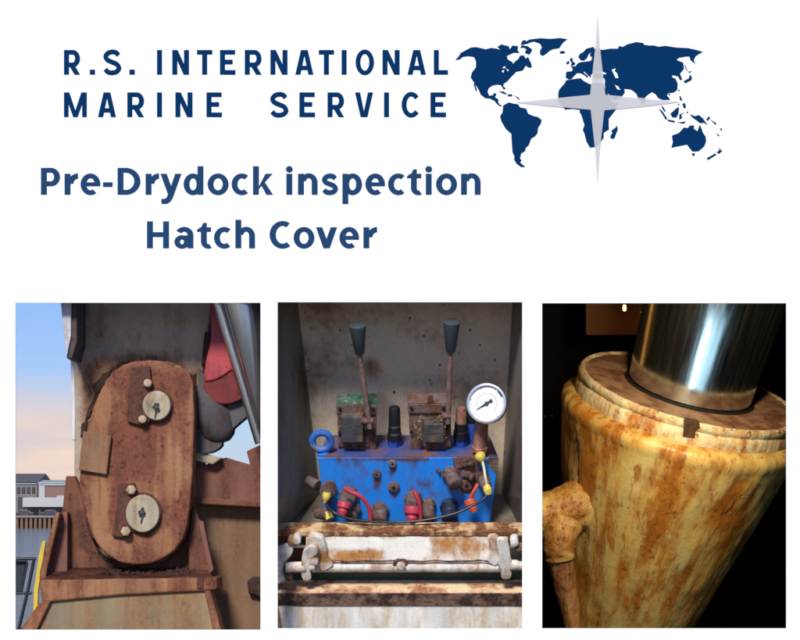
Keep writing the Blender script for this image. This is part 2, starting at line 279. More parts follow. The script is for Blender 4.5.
# quay wall of sheet piles
q = thing('quay_wall', 'rust brown sheet pile quay wall along the far water edge', 'quay wall', (far(20, 528).x, QD, 0))
pile_m = rusty('rusty_sheet_pile', (0.20, 0.12, 0.085, 1), (0.13, 0.07, 0.05, 1), (0.24, 0.15, 0.11, 1), amt=0.5, scale=0.6, bump=0.2)
px = -131.0
while px < 90:
    a, c = far(px, 528), far(px + 2.6, 528); e2 = far(px + 4.6, 528)
    MB().prism([Vector((a.x, QD - 0.5, -1)), Vector((c.x, QD - 0.5, -1)), Vector((c.x, QD - 0.5, qz - 0.25)), Vector((a.x, QD - 0.5, qz - 0.25))],
               [Vector((a.x, QD + 0.6, -1)), Vector((c.x, QD + 0.6, -1)), Vector((c.x, QD + 0.6, qz - 0.25)), Vector((a.x, QD + 0.6, qz - 0.25))]).build('sheet_pile', pile_m, q)
    px += 4.6
l, r_ = far(-400, 520), far(300, 520)
MB().box(((l.x + r_.x) / 2, QD + 0.9, -0.2 + qz / 2 - 0.5), (r_.x - l.x) / 2, 0.3, qz / 2 + 0.5).build('back_wall', plain('pile_shadow_steel', (0.09, 0.06, 0.045, 1)), q)
MB().box(((l.x + r_.x) / 2, QD + 0.25, qz), (r_.x - l.x) / 2, 1.0, 0.22).build('capping_beam', plain('cap_concrete', (0.24, 0.21, 0.18, 1)), q)
# sheds on the quay
def shed(name, label, x0, x1, ybot, yeave, yridge, d, wall, roof, extras):
    A, B = far(x0, ybot, d), far(x1, ybot, d); ze, zr = far(x0, yeave, d).z, far(x0, yridge, d).z
    th = thing(name, label, 'shed', ((A.x + B.x) / 2, d, qz))
    dep = 18.0
    MB().prism([Vector((A.x, d, qz)), Vector((B.x, d, qz)), Vector((B.x, d, ze)), Vector((A.x, d, ze))], [Vector((A.x, d + dep, qz)), Vector((B.x, d + dep, qz)), Vector((B.x, d + dep, ze)), Vector((A.x, d + dep, ze))]).build('wall', wall, th)
    ov = 0.4
    MB().prism([Vector((A.x - ov, d - ov, ze)), Vector((A.x - ov, d + dep / 2, zr)), Vector((A.x - ov, d + dep + ov, ze))], [Vector((B.x + ov, d - ov, ze)), Vector((B.x + ov, d + dep / 2, zr)), Vector((B.x + ov, d + dep + ov, ze))]).build('roof', roof, th)
    for nm, mat, a0, a1, b0, b1 in extras:
        p, q2 = far(a0, b1, d), far(a1, b0, d)
        MB().box(((p.x + q2.x) / 2, d - 0.15, (p.z + q2.z) / 2), (q2.x - p.x) / 2, 0.14, (q2.z - p.z) / 2).build(nm, mat, th)
    return th
gs = plain('grey_shed_cladding', (0.20, 0.175, 0.165, 1), scale=0.5, bump=0); gr = plain('dark_shed_roof', (0.115, 0.105, 0.11, 1), scale=0.5, bump=0)
wh = plain('white_cladding', (0.46, 0.46, 0.45, 1), scale=0.5, bump=0); br = plain('dull_brick', (0.23, 0.13, 0.11, 1), scale=1.5, bump=0, var=0.2)
gn = plain('green_grey_fascia', (0.34, 0.38, 0.37, 1), scale=0.5, bump=0); dkg = plain('dark_glass', (0.06, 0.065, 0.075, 1), rough=0.2, bump=0)
shed('grey_shed', 'dark grey roofed shed on the quay, next to the brick shed', -140, 37.5, 517, 482, 473, QD + 40, gs, gr, [('window', dkg, 17 + i * 5, 20 + i * 5, 487, 493) for i in range(-24, 4)] + [('doorway', dkg, 18, 27, 497, 516), ('gutter', gn, -138, 37, 483, 484)])
shed('brick_shed', 'brick and white panelled shed with pale green fascia on the quay', 38.5, 200, 517, 483, 479.5, QD + 30, br, gn, [('wall_panel', wh, 39, 45, 485, 500), ('fascia', gn, 38.5, 198, 482, 485.5), ('window', wh, 57, 66, 495.5, 499), ('window', dkg, 70, 78, 490, 496)])
# low white shelter and parked cars in front
sh = thing('low_shelter', 'long low white flat roofed shelter in front of the sheds', 'shelter', far(45, 516.5, QD + 20))
A, B = far(22.5, 507, QD + 20), far(90, 497.5, QD + 20)
MB().box(((A.x + B.x) / 2, QD + 22, (A.z + B.z) / 2), (B.x - A.x) / 2, 2, (B.z - A.z) / 2).build('roof_band', wh, sh, bevel=0.1)
for k in range(5):
    p = far(24 + k * 15, 507, QD + 20); MB().box((p.x, QD + 21, (p.z + qz) / 2), 0.15, 0.15, (p.z - qz) / 2 + 0.05).build('post', gr, sh)
MB().box(((A.x + B.x) / 2, QD + 23.8, (A.z + qz) / 2), (B.x - A.x) / 2, 0.1, (A.z - qz) / 2).build('back_wall', gs, sh)
def car(px, d, col, label, L=4.4):
    g = far(px, 516, d); th = thing('parked_car', label, 'car', (g.x, d, qz), 'cars parked along the quay')
    pr = [(-.5, .25), (-.5, .62), (-.44, .85), (-.30, .92), (-.2, 1.38), (.18, 1.42), (.32, .95), (.47, .82), (.5, .55), (.5, .25)]
    m = plain('car_paint', col, rough=0.3, bump=0)
    MB().prism([Vector((g.x + a * L, d - .85, qz + z)) for a, z in pr], [Vector((g.x + a * L, d + .85, qz + z)) for a, z in pr]).build('body', m, th, bevel=0.06)
    for a0, a1 in ((-.25, -.03), (0, .22)):
        MB().prism([Vector((g.x + x * L, d - .87, qz + z)) for x, z in ((a0, .95), (a1 + .03, .95), (a1 - .03, 1.32), (a0 + .06, 1.32))], [Vector((g.x + x * L, d - .8, qz + z)) for x, z in ((a0, .95), (a1 + .03, .95), (a1 - .03, 1.32), (a0 + .06, 1.32))]).build('window', dkg, th)
    for a in (-.31, .31):
        for s in (-.8, .8): MB().tube([(g.x + a * L, d + s - .1, qz + .32), (g.x + a * L, d + s + .1, qz + .32)], .32, 14).build('wheel', M['blackpaint'], th, smooth=40)
car(24, QD + 12, (0.07, 0.07, 0.075, 1), 'dark grey car parked by the quay edge under the grey shed')
car(50, QD + 12, (0.055, 0.06, 0.09, 1), 'navy car parked by the quay edge before the white shelter')

# ------------------------------------------------------------------ the display board with three openings
WIN = [(15.5, 302.8, 260.5, 629.6), (277.6, 302.2, 522.2, 628.2), (542.2, 303.2, 786.2, 628.2)]
xs = sorted({-60.0, 860.0} | {v for w_ in WIN for v in (w_[0], w_[2])}); ys = sorted({-70.0, HROW + 1.0 / S} | {v for w_ in WIN for v in (w_[1], w_[3])})
bd = thing('display_board', 'large white display board with three rectangular openings', 'board', (0, 0, DECK))
bm = bmesh.new(); vg = {}
def gv(x, y):
    if (x, y) not in vg: vg[(x, y)] = bm.verts.new(at(x, y) - Vector((0, 0, DECK)))
    return vg[(x, y)]
for i in range(len(xs) - 1):
    for j in range(len(ys) - 1):
        cx, cy = (xs[i] + xs[i + 1]) / 2, (ys[j] + ys[j + 1]) / 2
        if any(w_[0] < cx < w_[2] and w_[1] < cy < w_[3] for w_ in WIN): continue
        bm.faces.new([gv(xs[i], ys[j + 1]), gv(xs[i + 1], ys[j + 1]), gv(xs[i + 1], ys[j]), gv(xs[i], ys[j])])
res = bmesh.ops.extrude_face_region(bm, geom=bm.faces[:])
bmesh.ops.translate(bm, verts=[v for v in res['geom'] if isinstance(v, bmesh.types.BMVert)], vec=(0, 0.004, 0))
bmesh.ops.recalc_face_normals(bm, faces=bm.faces[:])
me = bpy.data.meshes.new('panel'); bm.to_mesh(me); bm.free(); me.materials.append(M['board'])
o = bpy.data.objects.new('panel', me); C.objects.link(o); o.parent = bd
for x in (-40, 400, 840):
    p = at(x, 700); MB().box((p.x, 0.026, (p.z + DECK) / 2), 0.03, 0.02, (p.z - DECK) / 2).build('rear_stud', plain('stud_timber', (0.4, 0.3, 0.18, 1)), bd)

# ------------------------------------------------------------------ lettering (own stroke shapes)
def bar(x0, y0, x1, y1): return [(x0, y0), (x1, y0), (x1, y1), (x0, y1)]
def arc(cx, cy, rx, ry, a0, a1, tx, ty, n=28):
    o = [(cx + rx * math.cos(R(a0 + (a1 - a0) * i / n)), cy + ry * math.sin(R(a0 + (a1 - a0) * i / n))) for i in range(n + 1)]
    q = [(cx + (rx - tx) * math.cos(R(a0 + (a1 - a0) * i / n)), cy + (ry - ty) * math.sin(R(a0 + (a1 - a0) * i / n))) for i in range(n + 1)]
    return ('strip', o, q)
def stroke(pts, wd, n=7):
    P = [Vector((p[0], p[1])) for p in pts]; Q = [P[0] * 2 - P[1]] + P + [P[-1] * 2 - P[-2]]; c = []
    for i in range(1, len(Q) - 2):
        a, b_, d, e_ = Q[i - 1:i + 3]
        for k in range(n):
            t_ = k / n; c.append(.5 * (2 * b_ + (d - a) * t_ + (2 * a - 5 * b_ + 4 * d - e_) * t_ * t_ + (3 * b_ - a - 3 * d + e_) * t_ ** 3))
    c.append(P[-1]); o, q = [], []
    for i, p in enumerate(c):
        d = (c[min(i + 1, len(c) - 1)] - c[max(i - 1, 0)]).normalized(); nn_ = Vector((-d.y, d.x)) * wd / 2; o.append(tuple(p + nn_)); q.append(tuple(p - nn_))
    return ('strip', o, q)
def ess(W, H, wd, lo=0.0):
    f_ = [(.97, .84), (.78, .965), (.5, 1), (.2, .94), (.03, .78), (.16, .615), (.5, .51), (.85, .40), (1, .22), (.83, .055), (.5, 0), (.2, .035), (0, .17)]
    return [stroke([(wd / 2 + x * (W - wd), lo + wd / 2 + y * (H - wd)) for x, y in f_], wd)]
def letter(strokes, x, base, mat, parent, d=0.0):
    mb = MB()
    for k, s in enumerate(strokes):
        y0 = d - 0.0012 - 0.00012 * k
        P = lambda p, y: Vector(((x + p[0] - 400) * S, y, EYE + (HROW - base + p[1]) * S))
        if s[0] == 'strip':
            o, q = s[1], s[2]
            for i in range(len(o) - 1):
                f = [P(o[i], y0), P(o[i + 1], y0), P(q[i + 1], y0), P(q[i], y0)]
                b = len(mb.v); bk = [P(o[i], d), P(o[i + 1], d), P(q[i + 1], d), P(q[i], d)]
                mb.add(f + bk, [(0, 1, 2, 3), (0, 4, 5, 1), (2, 6, 7, 3)])
        else:
            mb.prism([P(p, y0) for p in s], [P(p, d) for p in s])
    return mb.build('letter', mat, parent)
def heading_glyph(ch, W):
    s, h = 5.9, 4.7
    ring = lambda cx, rx: arc(cx, 10.4, rx, 10.8, 0, 360, s, h, 44)
    arch = [arc(W - 8.9, 12.2, 8.9, 9.2, 0, 165, s, h), bar(W - s, 0, W, 12.3)]
    if ch == 'P': return [bar(0, 0, s, 26.8), bar(s, 22.1, 10, 26.8), bar(s, 8.6, 10, 13.3), arc(10, 17.7, W - 10, 9.1, -90, 90, s, h)]
    if ch == 'r': return [bar(0, 0, s, 20.9), arc(W + 0.3, 11.0, 10.5, 10.3, 92, 180, s - 0.3, 5.3)]
    if ch == 'e': return [arc(W / 2, 10.4, W / 2, 10.8, 0, 306, s, h, 40), bar(s - 0.6, 8.5, W - 0.1, 12.3)]
    if ch == '-': return [bar(0, 7.8, W, 12.4)]
    if ch == 'D': return [bar(0, 0, s, 26.8), bar(s, 22.1, 8, 26.8), bar(s, 0, 8, h), arc(8, 13.4, W - 8, 13.4, -90, 90, s + 0.2, h)]
    if ch == 'y': return [[(0, 20.9), (6.3, 20.9), (13.3, 1.6), (9.6, -2.0), (7.6, 0.2)], [(W - 6.2, 20.9), (W, 20.9), (12.6, -2.6), (8.5, -1.6), (7.8, 0.2)],
                          [(1, -8.9), (4, -9.3), (7.2, -8.8), (9.6, -7.2), (11.4, -4.9), (12.9, -1.9), (7.6, 0.4), (6.4, -2.6), (4.6, -4.2), (1, -4.1)]]
    if ch == 'd': return [ring(9.4, 9.4), bar(W - s, 0, W, 28.4)]
    if ch == 'o': return [ring(W / 2, W / 2)]
    if ch == 'c': return [arc(10.3, 10.4, 10.3, 10.8, 53, 306, s, h, 36)]
    if ch == 'k': return [bar(0, 0, s, 28.4), [(s, 8.2), (12.5, 20.9), (19.4, 20.9), (11, 11.6), (s, 5.8)], [(7.2, 11.2), (11.2, 13.4), (W, 0), (13.3, 0)]]
    if ch == 'i': return [bar(0.35, 0, 0.35 + s, 20.9), arc(3.3, 25.4, 3.4, 3.2, 0, 360, 3.39, 3.19, 24)]
    if ch == 'n': return [bar(0, 0, s, 20.9)] + arch
    if ch == 'h': return [bar(0, 0, s, 28.4)] + arch
    if ch == 's': return ess(W, 21.6, 4.9, -.4)
    if ch == 'p': return [bar(0, -9.3, s, 20.9), ring(W - 9.4, 9.4)]
    if ch == 't': return [[(3.9, 6), (9.8, 6), (9.8, 25.3), (6.2, 25.3), (3.9, 20)], [(0, 18.4), (3.4, 20.9), (W - 0.4, 20.9), (W - 0.4, 16.5), (0, 16.5)], arc(11.3, 6.6, 7.4, 7.0, 175, 298, s, 4.5)]
    if ch == 'H': return [bar(0, 0, s, 26.8), bar(W - s, 0, W, 26.8), bar(s, 11.3, W - s, 16.0)]
    if ch == 'a': return [arc(W - 9.2, 13.0, 9.2, 8.3, 0, 148, s, h), bar(W - s, 0, W, 13.1), arc(7.6, 6.3, 7.6, 6.7, 0, 360, 5.6, 4.2), bar(7.2, 9.0, W - s, 12.7)]
    if ch == 'C': return [arc(13, 13.4, 13, 13.8, 57, 306, s + 0.3, h + 0.2, 36)]
    if ch == 'v': return [[(0, 20.9), (6.3, 20.9), (W / 2 + 2.2, 3.4), (W / 2 + 3.2, 0), (W / 2 - 3.2, 0)], [(W, 20.9), (W - 6.3, 20.9), (W / 2 - 2.2, 3.4), (W / 2 - 3.2, 0), (W / 2 + 3.2, 0)]]
HB1, HB2 = 194.7, 248.2
line1 = [('P', 41, 60), ('r', 64.6, 78), ('e', 80.6, 100.4), ('-', 103, 112.6), ('D', 117.6, 140.4), ('r', 145.6, 159), ('y', 160.4, 181.4), ('d', 183.6, 203.4), ('o', 207.6, 228.6), ('c', 231.6, 248.4), ('k', 253, 273), ('i', 286, 292.6), ('n', 298, 317.6), ('s', 321.6, 338), ('p', 342.4, 362), ('e', 365.4, 385), ('c', 388, 404.6), ('t', 407, 421.6), ('i', 425.4, 432), ('o', 436, 457), ('n', 461, 480.6)]
line2 = [('H', 147, 169), ('a', 174.4, 193.4), ('t', 197, 211.4), ('c', 214, 231), ('h', 235.4, 255), ('C', 269.6, 290.4), ('o', 293.6, 314.4), ('v', 316, 337), ('e', 339.4, 359), ('r', 363.4, 377)]
hd = thing('heading_lettering', 'slate blue two line heading, Pre-Drydock inspection Hatch Cover, on white board', 'lettering', at(260, HB2))
for base, ln in ((HB1, line1), (HB2, line2)):
    for ch, a, b_ in ln: letter(heading_glyph(ch, b_ - a), a, base, M['blue_heading'], hd)
def cap_glyph(ch, W, H=24.6):
    s, h = 5.0, 4.5
    if ch == '.': return [bar(0, 0, W, 5)]
    if ch == 'I': return [bar(0, 0, W, H)]
    if ch == 'R': return [bar(0, 0, s, H), bar(s, H - h, W - 7.2, H), bar(s, 7.6, W - 7.2, 7.6 + h), arc(W - 7.2, (H + 7.6) / 2, 7.2, (H - 7.6) / 2, -90, 90, s, h), [(W - 10.4, 8.2), (W - 5.2, 9.2), (W, 0), (W - 5.4, 0)]]
    if ch == 'N': return [bar(0, 0, s, H), bar(W - s, 0, W, H), [(0.2, H), (s + 0.4, H), (W - 0.2, 0), (W - s - 0.4, 0)]]
    if ch == 'T': return [bar(0, H - h, W, H), bar(W / 2 - 2.5, 0, W / 2 + 2.5, H - h)]
    if ch == 'E': return [bar(0, 0, s, H), bar(s, H - h, W - 0.3, H), bar(s, 10.4, W - 2.8, 10.4 + h), bar(s, 0, W, h)]
    if ch == 'A': return [[(0, 0), (5.1, 0), (W / 2 + 1.2, H), (W / 2 - 3.4, H)], [(W, 0), (W - 5.1, 0), (W / 2 - 1.2, H), (W / 2 + 3.4, H)], bar(3.4, 4.6, W - 3.4, 8.8)]
    if ch == 'V': return [[(0, H), (5.1, H), (W / 2 + 1.2, 0), (W / 2 - 3.4, 0)], [(W, H), (W - 5.1, H), (W / 2 - 1.2, 0), (W / 2 + 3.4, 0)]]
    if ch == 'L': return [bar(0, 0, s, H), bar(s, 0, W, h)]
    if ch == 'O': return [arc(W / 2, H / 2, W / 2, H / 2 + 0.5, 0, 360, 4.8, 4.5, 44)]
    if ch == 'C': return [arc(9.6, H / 2, 9.6, H / 2 + 0.5, 40, 320, 4.9, 4.5, 40)]
    if ch == 'S': return ess(W, H + 1, 4.7, -.5)
    if ch == 'M': return [bar(0, 0, 4.6, H), bar(W - 4.6, 0, W, H), [(0.4, H), (5.4, H), (W / 2 + 2.2, 0), (W / 2 - 2.2, 0)], [(W - 0.4, H), (W - 5.4, H), (W / 2 - 2.2, 0), (W / 2 + 2.2, 0)]]
row1 = [('R', 64, 80), ('.', 89.8, 95), ('S', 103, 121.3), ('.', 129.4, 134.8), ('I', 157, 162), ('N', 172.3, 189), ('T', 197, 212.3), ('E', 220, 235.4), ('R', 244.8, 261.5), ('N', 270.4, 287.5), ('A', 295.3, 313.4), ('T', 318.8, 334), ('I', 341.6, 346.6), ('O', 355.6, 374), ('N', 382.5, 399.6), ('A', 407.5, 425.9), ('L', 433.8, 447.9)]
row2 = [('M', 64, 86.8), ('A', 98, 116), ('R', 127.3, 144), ('I', 157, 162), ('N', 175.4, 192.5), ('E', 206.5, 221.9), ('S', 269.8, 288.4), ('E', 299.4, 315), ('R', 327.5, 344), ('V', 355, 373), ('I', 384, 389), ('C', 401.6, 419), ('E', 430.4, 446)]
cp = thing('company_lettering', 'navy capital lettering R.S. INTERNATIONAL MARINE SERVICE in two wide rows', 'lettering', at(255, 117))
for base, ln in ((74.7, row1), (117.1, row2)):
    for ch, a, b_ in ln: letter(cap_glyph(ch, b_ - a), a, base, M['navy'], cp)

# ------------------------------------------------------------------ world map and compass star
wm = thing('world_map', 'navy silhouette world map of flat cut landmasses on white board', 'map', at(590, 168))
def zp(o, pts): return [(o[0] + x / 8, o[1] + y / 8) for x, y in pts]
O1, O2, O3, O4, O5, O6 = (450, 30), (490, 90), (550, 30), (640, 30), (550, 100), (640, 90)
lands = [
 zp(O1, [(40,240),(65,218),(85,185),(130,160),(170,140),(215,138),(285,155),(330,144),(375,150),(405,160),(378,135),(410,116),(470,130),(478,155),(500,124),(545,130),(540,160),(555,185),(510,182),(455,208),(462,236),(495,255),(505,270),(522,250),(545,235),(560,205),(590,203),(605,230),(625,215),(640,250),(650,268),(655,300),(630,302),(605,285),(592,310),(580,325),(530,335),(500,365),(480,385),(460,410),(430,430),(425,450),(447,468),(430,477),(415,455),(405,440),(375,438),(340,445),(310,465),(300,495),(315,527),(345,520),(350,503),(372,510),(360,540),(388,555),(385,580),(400,600),(420,605),(400,612),(375,592),(355,567),(320,550),(280,545),(245,517),(230,480),(205,440),(185,410),(165,380),(175,340),(207,300),(207,250),(192,217),(150,210),(105,215),(75,237)]),
 zp(O1, [(188,430),(200,428),(217,485),(205,488)]),
 zp(O1, [(575,122),(620,130),(657,155),(650,178),(630,198),(598,182),(612,155),(590,142),(562,142)]),
 zp(O1, [(578,88),(605,78),(603,94),(640,76),(690,70),(715,72),(690,92),(650,97),(622,110),(592,116),(564,120)]),
 zp(O1, [(655,86),(690,72),(720,66),(800,72)]) + zp(O3, [(80,65),(140,75),(110,95),(90,120),(75,145),(20,155),(0,165)]) + zp(O1, [(770,190),(740,208),(720,195),(720,165),(735,140),(720,110),(680,96)]),
 zp(O1, [(388,490),(430,493),(458,515),(430,511)]), zp(O1, [(460,518),(490,513),(503,530),(465,532)]), zp(O1, [(512,523),(552,543),(558,566),(545,552)]),
 zp(O3, [(75,178),(95,167),(123,175),(110,189),(85,189)]),
 zp(O3, [(165,222),(182,230),(180,250),(202,265),(196,282),(163,287),(175,265),(158,245)]), zp(O3, [(128,262),(150,247),(156,266),(135,277)]),
 zp(O2, [(105,125),(150,100),(190,110),(225,115),(240,140),(290,150),(305,190),(345,208),(380,215),(413,240),(405,272),(385,300),(380,345),(360,370),(330,388),(310,440),(285,465),(280,490),(250,505),(240,545),(252,565),(240,580),(282,615),(250,617),(215,592),(193,560),(195,530),(180,500),(175,440),(170,350),(125,310),(90,250),(80,210),(100,180)]),
 zp(O3, [(226,215),(240,190),(265,178),(290,150),(350,135),(362,190),(325,217),(318,200),(330,178),(308,195),(296,225),(270,247),(243,240)]),
 zp(O3, [(125,380),(130,335),(175,330),(182,310),(165,292),(205,290),(220,268),(245,258),(300,252),(330,245),(336,210),(350,190),(352,150),(420,160),(480,150),(545,150),(550,129),(580,136),(620,115),(690,97),(745,105),(755,120),(800,125)]) + zp(O4, [(110,124),(150,135),(200,127),(290,141),(380,145),(450,160),(502,176),(470,193),(445,210),(430,240),(443,272),(402,240),(395,212),(365,213),(310,223),(290,240),(345,262),(352,310),(320,350),(338,398),(320,402),(303,370),(258,362),(255,376),(285,392),(302,432),(297,480),(270,500),(225,506),(215,522),(242,560),(182,560),(145,545),(125,515),(95,497),(60,520),(35,545)]) + zp(O3, [(770,548),(750,592),(735,592),(705,545),(690,510),(665,488),(640,475),(592,472),(600,497),(580,526),(555,546),(515,562),(495,545),(450,490),(438,440),(440,400),(430,384),(400,386),(352,386),(342,370),(362,352),(392,346),(435,356),(457,350),(420,331),(390,325),(368,338),(338,350),(325,362),(330,386),(308,366),(290,347),(268,330),(272,345),(304,368),(297,385),(280,365),(245,346),(215,346),(190,370),(175,390),(150,396)]),
 zp(O4, [(353,283),(362,285),(382,330),(372,322)]), zp(O4, [(383,333),(410,330),(398,346)]), zp(O4, [(398,355),(416,380),(410,402),(360,427),(348,410),(390,388)]),
 zp(O4, [(303,478),(316,478),(312,496)]), zp(O4, [(313,528),(325,530),(338,560),(322,568)]), zp(O4, [(338,592),(360,583),(368,622),(350,628)]), zp(O4, [(226,510),(243,515),(233,527)]),
 zp(O3, [(65,540),(66,500),(75,475),(115,430),(130,402),(170,396),(245,386),(265,405),(300,425),(325,436),(348,422),(428,430),(452,490),(488,560),(512,582),(552,578)]) + zp(O5, [(545,22),(520,87),(470,150),(470,205),(472,235),(430,262),(430,300),(400,345),(365,376),(320,382),(290,330),(275,270),(262,240),(275,200),(250,120),(235,95),(240,80),(180,72),(120,77),(95,42),(70,15)]),
 zp(O5, [(490,245),(520,225),(535,203),(542,235),(515,307),(490,312),(481,290),(498,265)]),
 zp(O6, [(148,148),(175,165),(218,228),(205,238),(180,195)]), zp(O6, [(165,122),(190,140),(208,178),(190,168)]),
 zp(O6, [(243,190),(290,147),(313,138),(306,190),(290,222),(255,217)]), zp(O6, [(218,235),(280,248),(275,261),(225,250)]), zp(O6, [(293,256),(320,258),(366,252),(352,270),(322,266)]),
 zp(O6, [(315,195),(357,180),(330,197),(337,225),(313,237)]), zp(O6, [(398,193),(440,210),(470,200),(500,225),(542,282),(510,262),(480,266),(450,241),(420,222)]),
 zp(O6, [(255,365),(310,345),(350,300),(380,305),(400,285),(433,284),(430,310),(460,330),(477,278),(495,315),(502,340),(526,375),(529,410),(515,450),(470,490),(420,494),(400,470),(375,437),(330,446),(250,463),(262,420)]),
 zp(O6, [(411,508),(442,508),(428,534)]), zp(O6, [(533,546),(600,508),(612,517),(545,560)]), zp(O6, [(613,500),(635,480),(629,460),(657,490),(630,512)]),
 zp(O6, [(529,240),(550,208),(561,225),(540,247)]), zp(O6, [(560,233),(613,270),(600,277)]), zp(O6, [(638,308),(657,308),(650,330)]), zp(O6, [(609,343),(637,365),(625,371)]), zp(O6, [(370,175),(386,172),(380,190)]), zp(O6,[(300,115),(316,110),(310,126)])]
for k, pts in enumerate(lands):
    f = [at(x, y) - Vector((0, 0.0010 + 0.00015 * (k % 3), 0)) for x, y in pts]
    MB().prism(f, [Vector((p.x, 0, p.z)) for p in f]).build('landmass', M['navy'], wm)
for k, pts in enumerate([zp(O3, [(493,320),(525,308),(517,330),(537,350),(547,385),(525,387),(505,345)]), zp(O3, [(517,440),(545,453),(562,480),(540,477)]), zp(O1, [(420,300),(440,292),(447,305),(425,308)]), zp(O1, [(450,312),(470,320),(462,333)]), zp(O1, [(412,330),(435,320),(425,345)])]):
    f = [at(x, y) - Vector((0, 0.0017, 0)) for x, y in pts]; MB().prism(f, [p + Vector((0, 0.0008, 0)) for p in f]).build('inland_sea', M['board'], wm)
star = [(597.4, 14), (599.6, 45), (605.2, 95), (645, 98.5), (680, 102), (645, 106.5), (604.2, 110.5), (599.6, 152), (597.4, 184.6), (595.2, 152), (590.6, 110), (550, 106.3), (515, 102.3), (550, 99), (590, 95), (595.4, 45)]
f = [at(x, y) - Vector((0, 0.0030, 0)) for x, y in star]
o = MB().prism(f, [p + Vector((0, 0.0006, 0)) for p in f]).build('compass_star', M['star'])
o.location = at(597.4, 184.6)
for v in o.data.vertices: v.co -= o.location
tag(o, 'translucent grey four pointed compass star lying over the navy map', 'star')

# ------------------------------------------------------------------ exhibit one: rusty column, link plate, bracket
col_ = thing('steel_column', 'dull taupe painted steel column behind the rusty rounded link plate', 'column', Vector((at(140, 560, .3).x, .4, DECK)))
f = [at(71.5, 292, .24), at(214, 292, .24), at(205, 355, .24), at(196, 440, .24), at(193, 590, .24), at(73.5, 590, .24), at(74.5, 400, .24)]
MB().prism(f, [p + Vector((0.0, .34, 0)) for p in f]).build('column_body', M['column'], col_, bevel=.008)
f = [at(204.5, 332, .22), at(212, 332, .22), at(209, 362, .22), at(201, 366, .22)]
MB().prism(f, [p + Vector((0, .018, 0)) for p in f]).build('edge_lug', M['scale'], col_, bevel=.003)
f = [at(70.2, 345, .255), at(74.5, 345, .255), at(76.5, 440, .255), at(72, 440, .255)]
MB().prism(f, [p + Vector((0, .2, 0)) for p in f]).build('lit_edge_strip', M['palesteel'], col_, bevel=.003)  # column's lit side bevel, its light put into a paler colour
b0 = thing('overhead_arm', 'pale grey tapered steel arm end against the sky beside the column', 'arm', at(66, 359, .4))
f = [at(59, 288, .05), at(71, 288, .05), at(71, 336, .05), at(66.5, 358.5, .05)]
MB().prism(f, [p + Vector((0, .3, 0)) for p in f]).build('arm_plate', M['palesteel'], b0, bevel=.004)
f = [at(71.2, 288, .06), at(77, 288, .06), at(77, 342, .06), at(72, 358.5, .06), at(67, 359, .06), at(71.2, 336, .06)]
MB().prism(f, [p + Vector((0, .17, 0)) for p in f]).build('arm_edge', M['darksteel'], b0, bevel=.003)
lk = thing('link_plate', 'orange brown rusty rounded link plate with two cream pin discs', 'link plate', at(135, 566, .15))
link = [(88, 424), (93, 409), (99, 394), (106, 380), (114, 370.5), (124, 364.5), (137, 361), (152, 360), (167, 361.5), (180, 365.5), (189, 372), (193, 383), (194.3, 410), (194, 440), (192.8, 470), (190.5, 500), (187.5, 524), (183, 539), (175, 550), (164, 558), (150, 563.5), (136, 565), (122, 563), (110, 557), (100, 548), (93, 537), (87.5, 522), (82, 503), (79, 484), (80.5, 462), (84, 441)]
def densify(p, n=3):
    r = []
    for i in range(len(p)):
        a, b_ = p[i], p[(i + 1) % len(p)]
        for k in range(n): r.append((a[0] + (b_[0] - a[0]) * k / n, a[1] + (b_[1] - a[1]) * k / n))
    return r
f, bk = outl(densify(link), .10, .10, .35)
MB().prism(f, bk).build('plate', M['link'], lk, bevel=.006)
f, bk = outl([(83, 431), (111.5, 436), (106.5, 474.5), (78.5, 470)], .083, .016); MB().prism(f, bk).build('pad_plate', rusty('pad_paint', (0.31, 0.165, 0.085, 1), (0.22, 0.085, 0.04, 1), RUST_D, amt=0.35, scale=5, bump=.2), lk, bevel=.003)
f, bk = outl([(131, 367), (150, 366), (151, 418), (146, 427), (127, 421.5)], .084, .015, .3); MB().prism(f, bk).build('keeper_plate', M['keeper'], lk, bevel=.003)
f, bk = outl([(117.5, 484), (135, 482.5), (134, 497), (127.5, 514), (132, 533), (124, 538), (112, 536), (116.5, 510)], .084, .015, .3); MB().prism(f, bk).build('keeper_plate', M['keeper'], lk, bevel=.003)
def smooth_outline(p, n=5):
    r = []; m = len(p)
    for i in range(m):
        a, b_, c, d = [Vector(p[(i + q) % m]) for q in (-1, 0, 1, 2)]
        for k in range(n):
            t_ = k / n; v = .5 * (2 * b_ + (c - a) * t_ + (2 * a - 5 * b_ + 4 * c - d) * t_ ** 2 + (3 * b_ - a - 3 * c + d) * t_ ** 3); r.append((v.x, v.y))
    return r
def disc(cx, cy, rx, ry, d0, th, name, mat, parent, n=40, bevel=.003, dome=0.0):
    k = S * (CAMD + d0) / CAMD; c = at(cx, cy, d0); rings = []
    for dd, q in ((th, 1.0), (0.0, 1.0)) if not dome else ((th, 1.0), (dome * .5, 1.0), (dome * .15, .86), (0.0, .55)):
        rings.append([c + Vector((rx * k * q * math.cos(2 * math.pi * i / n), dd, ry * k * q * math.sin(2 * math.pi * i / n))) for i in range(n)])
    return MB().loft(rings).build(name, mat, parent, bevel=0 if dome else bevel, smooth=40)
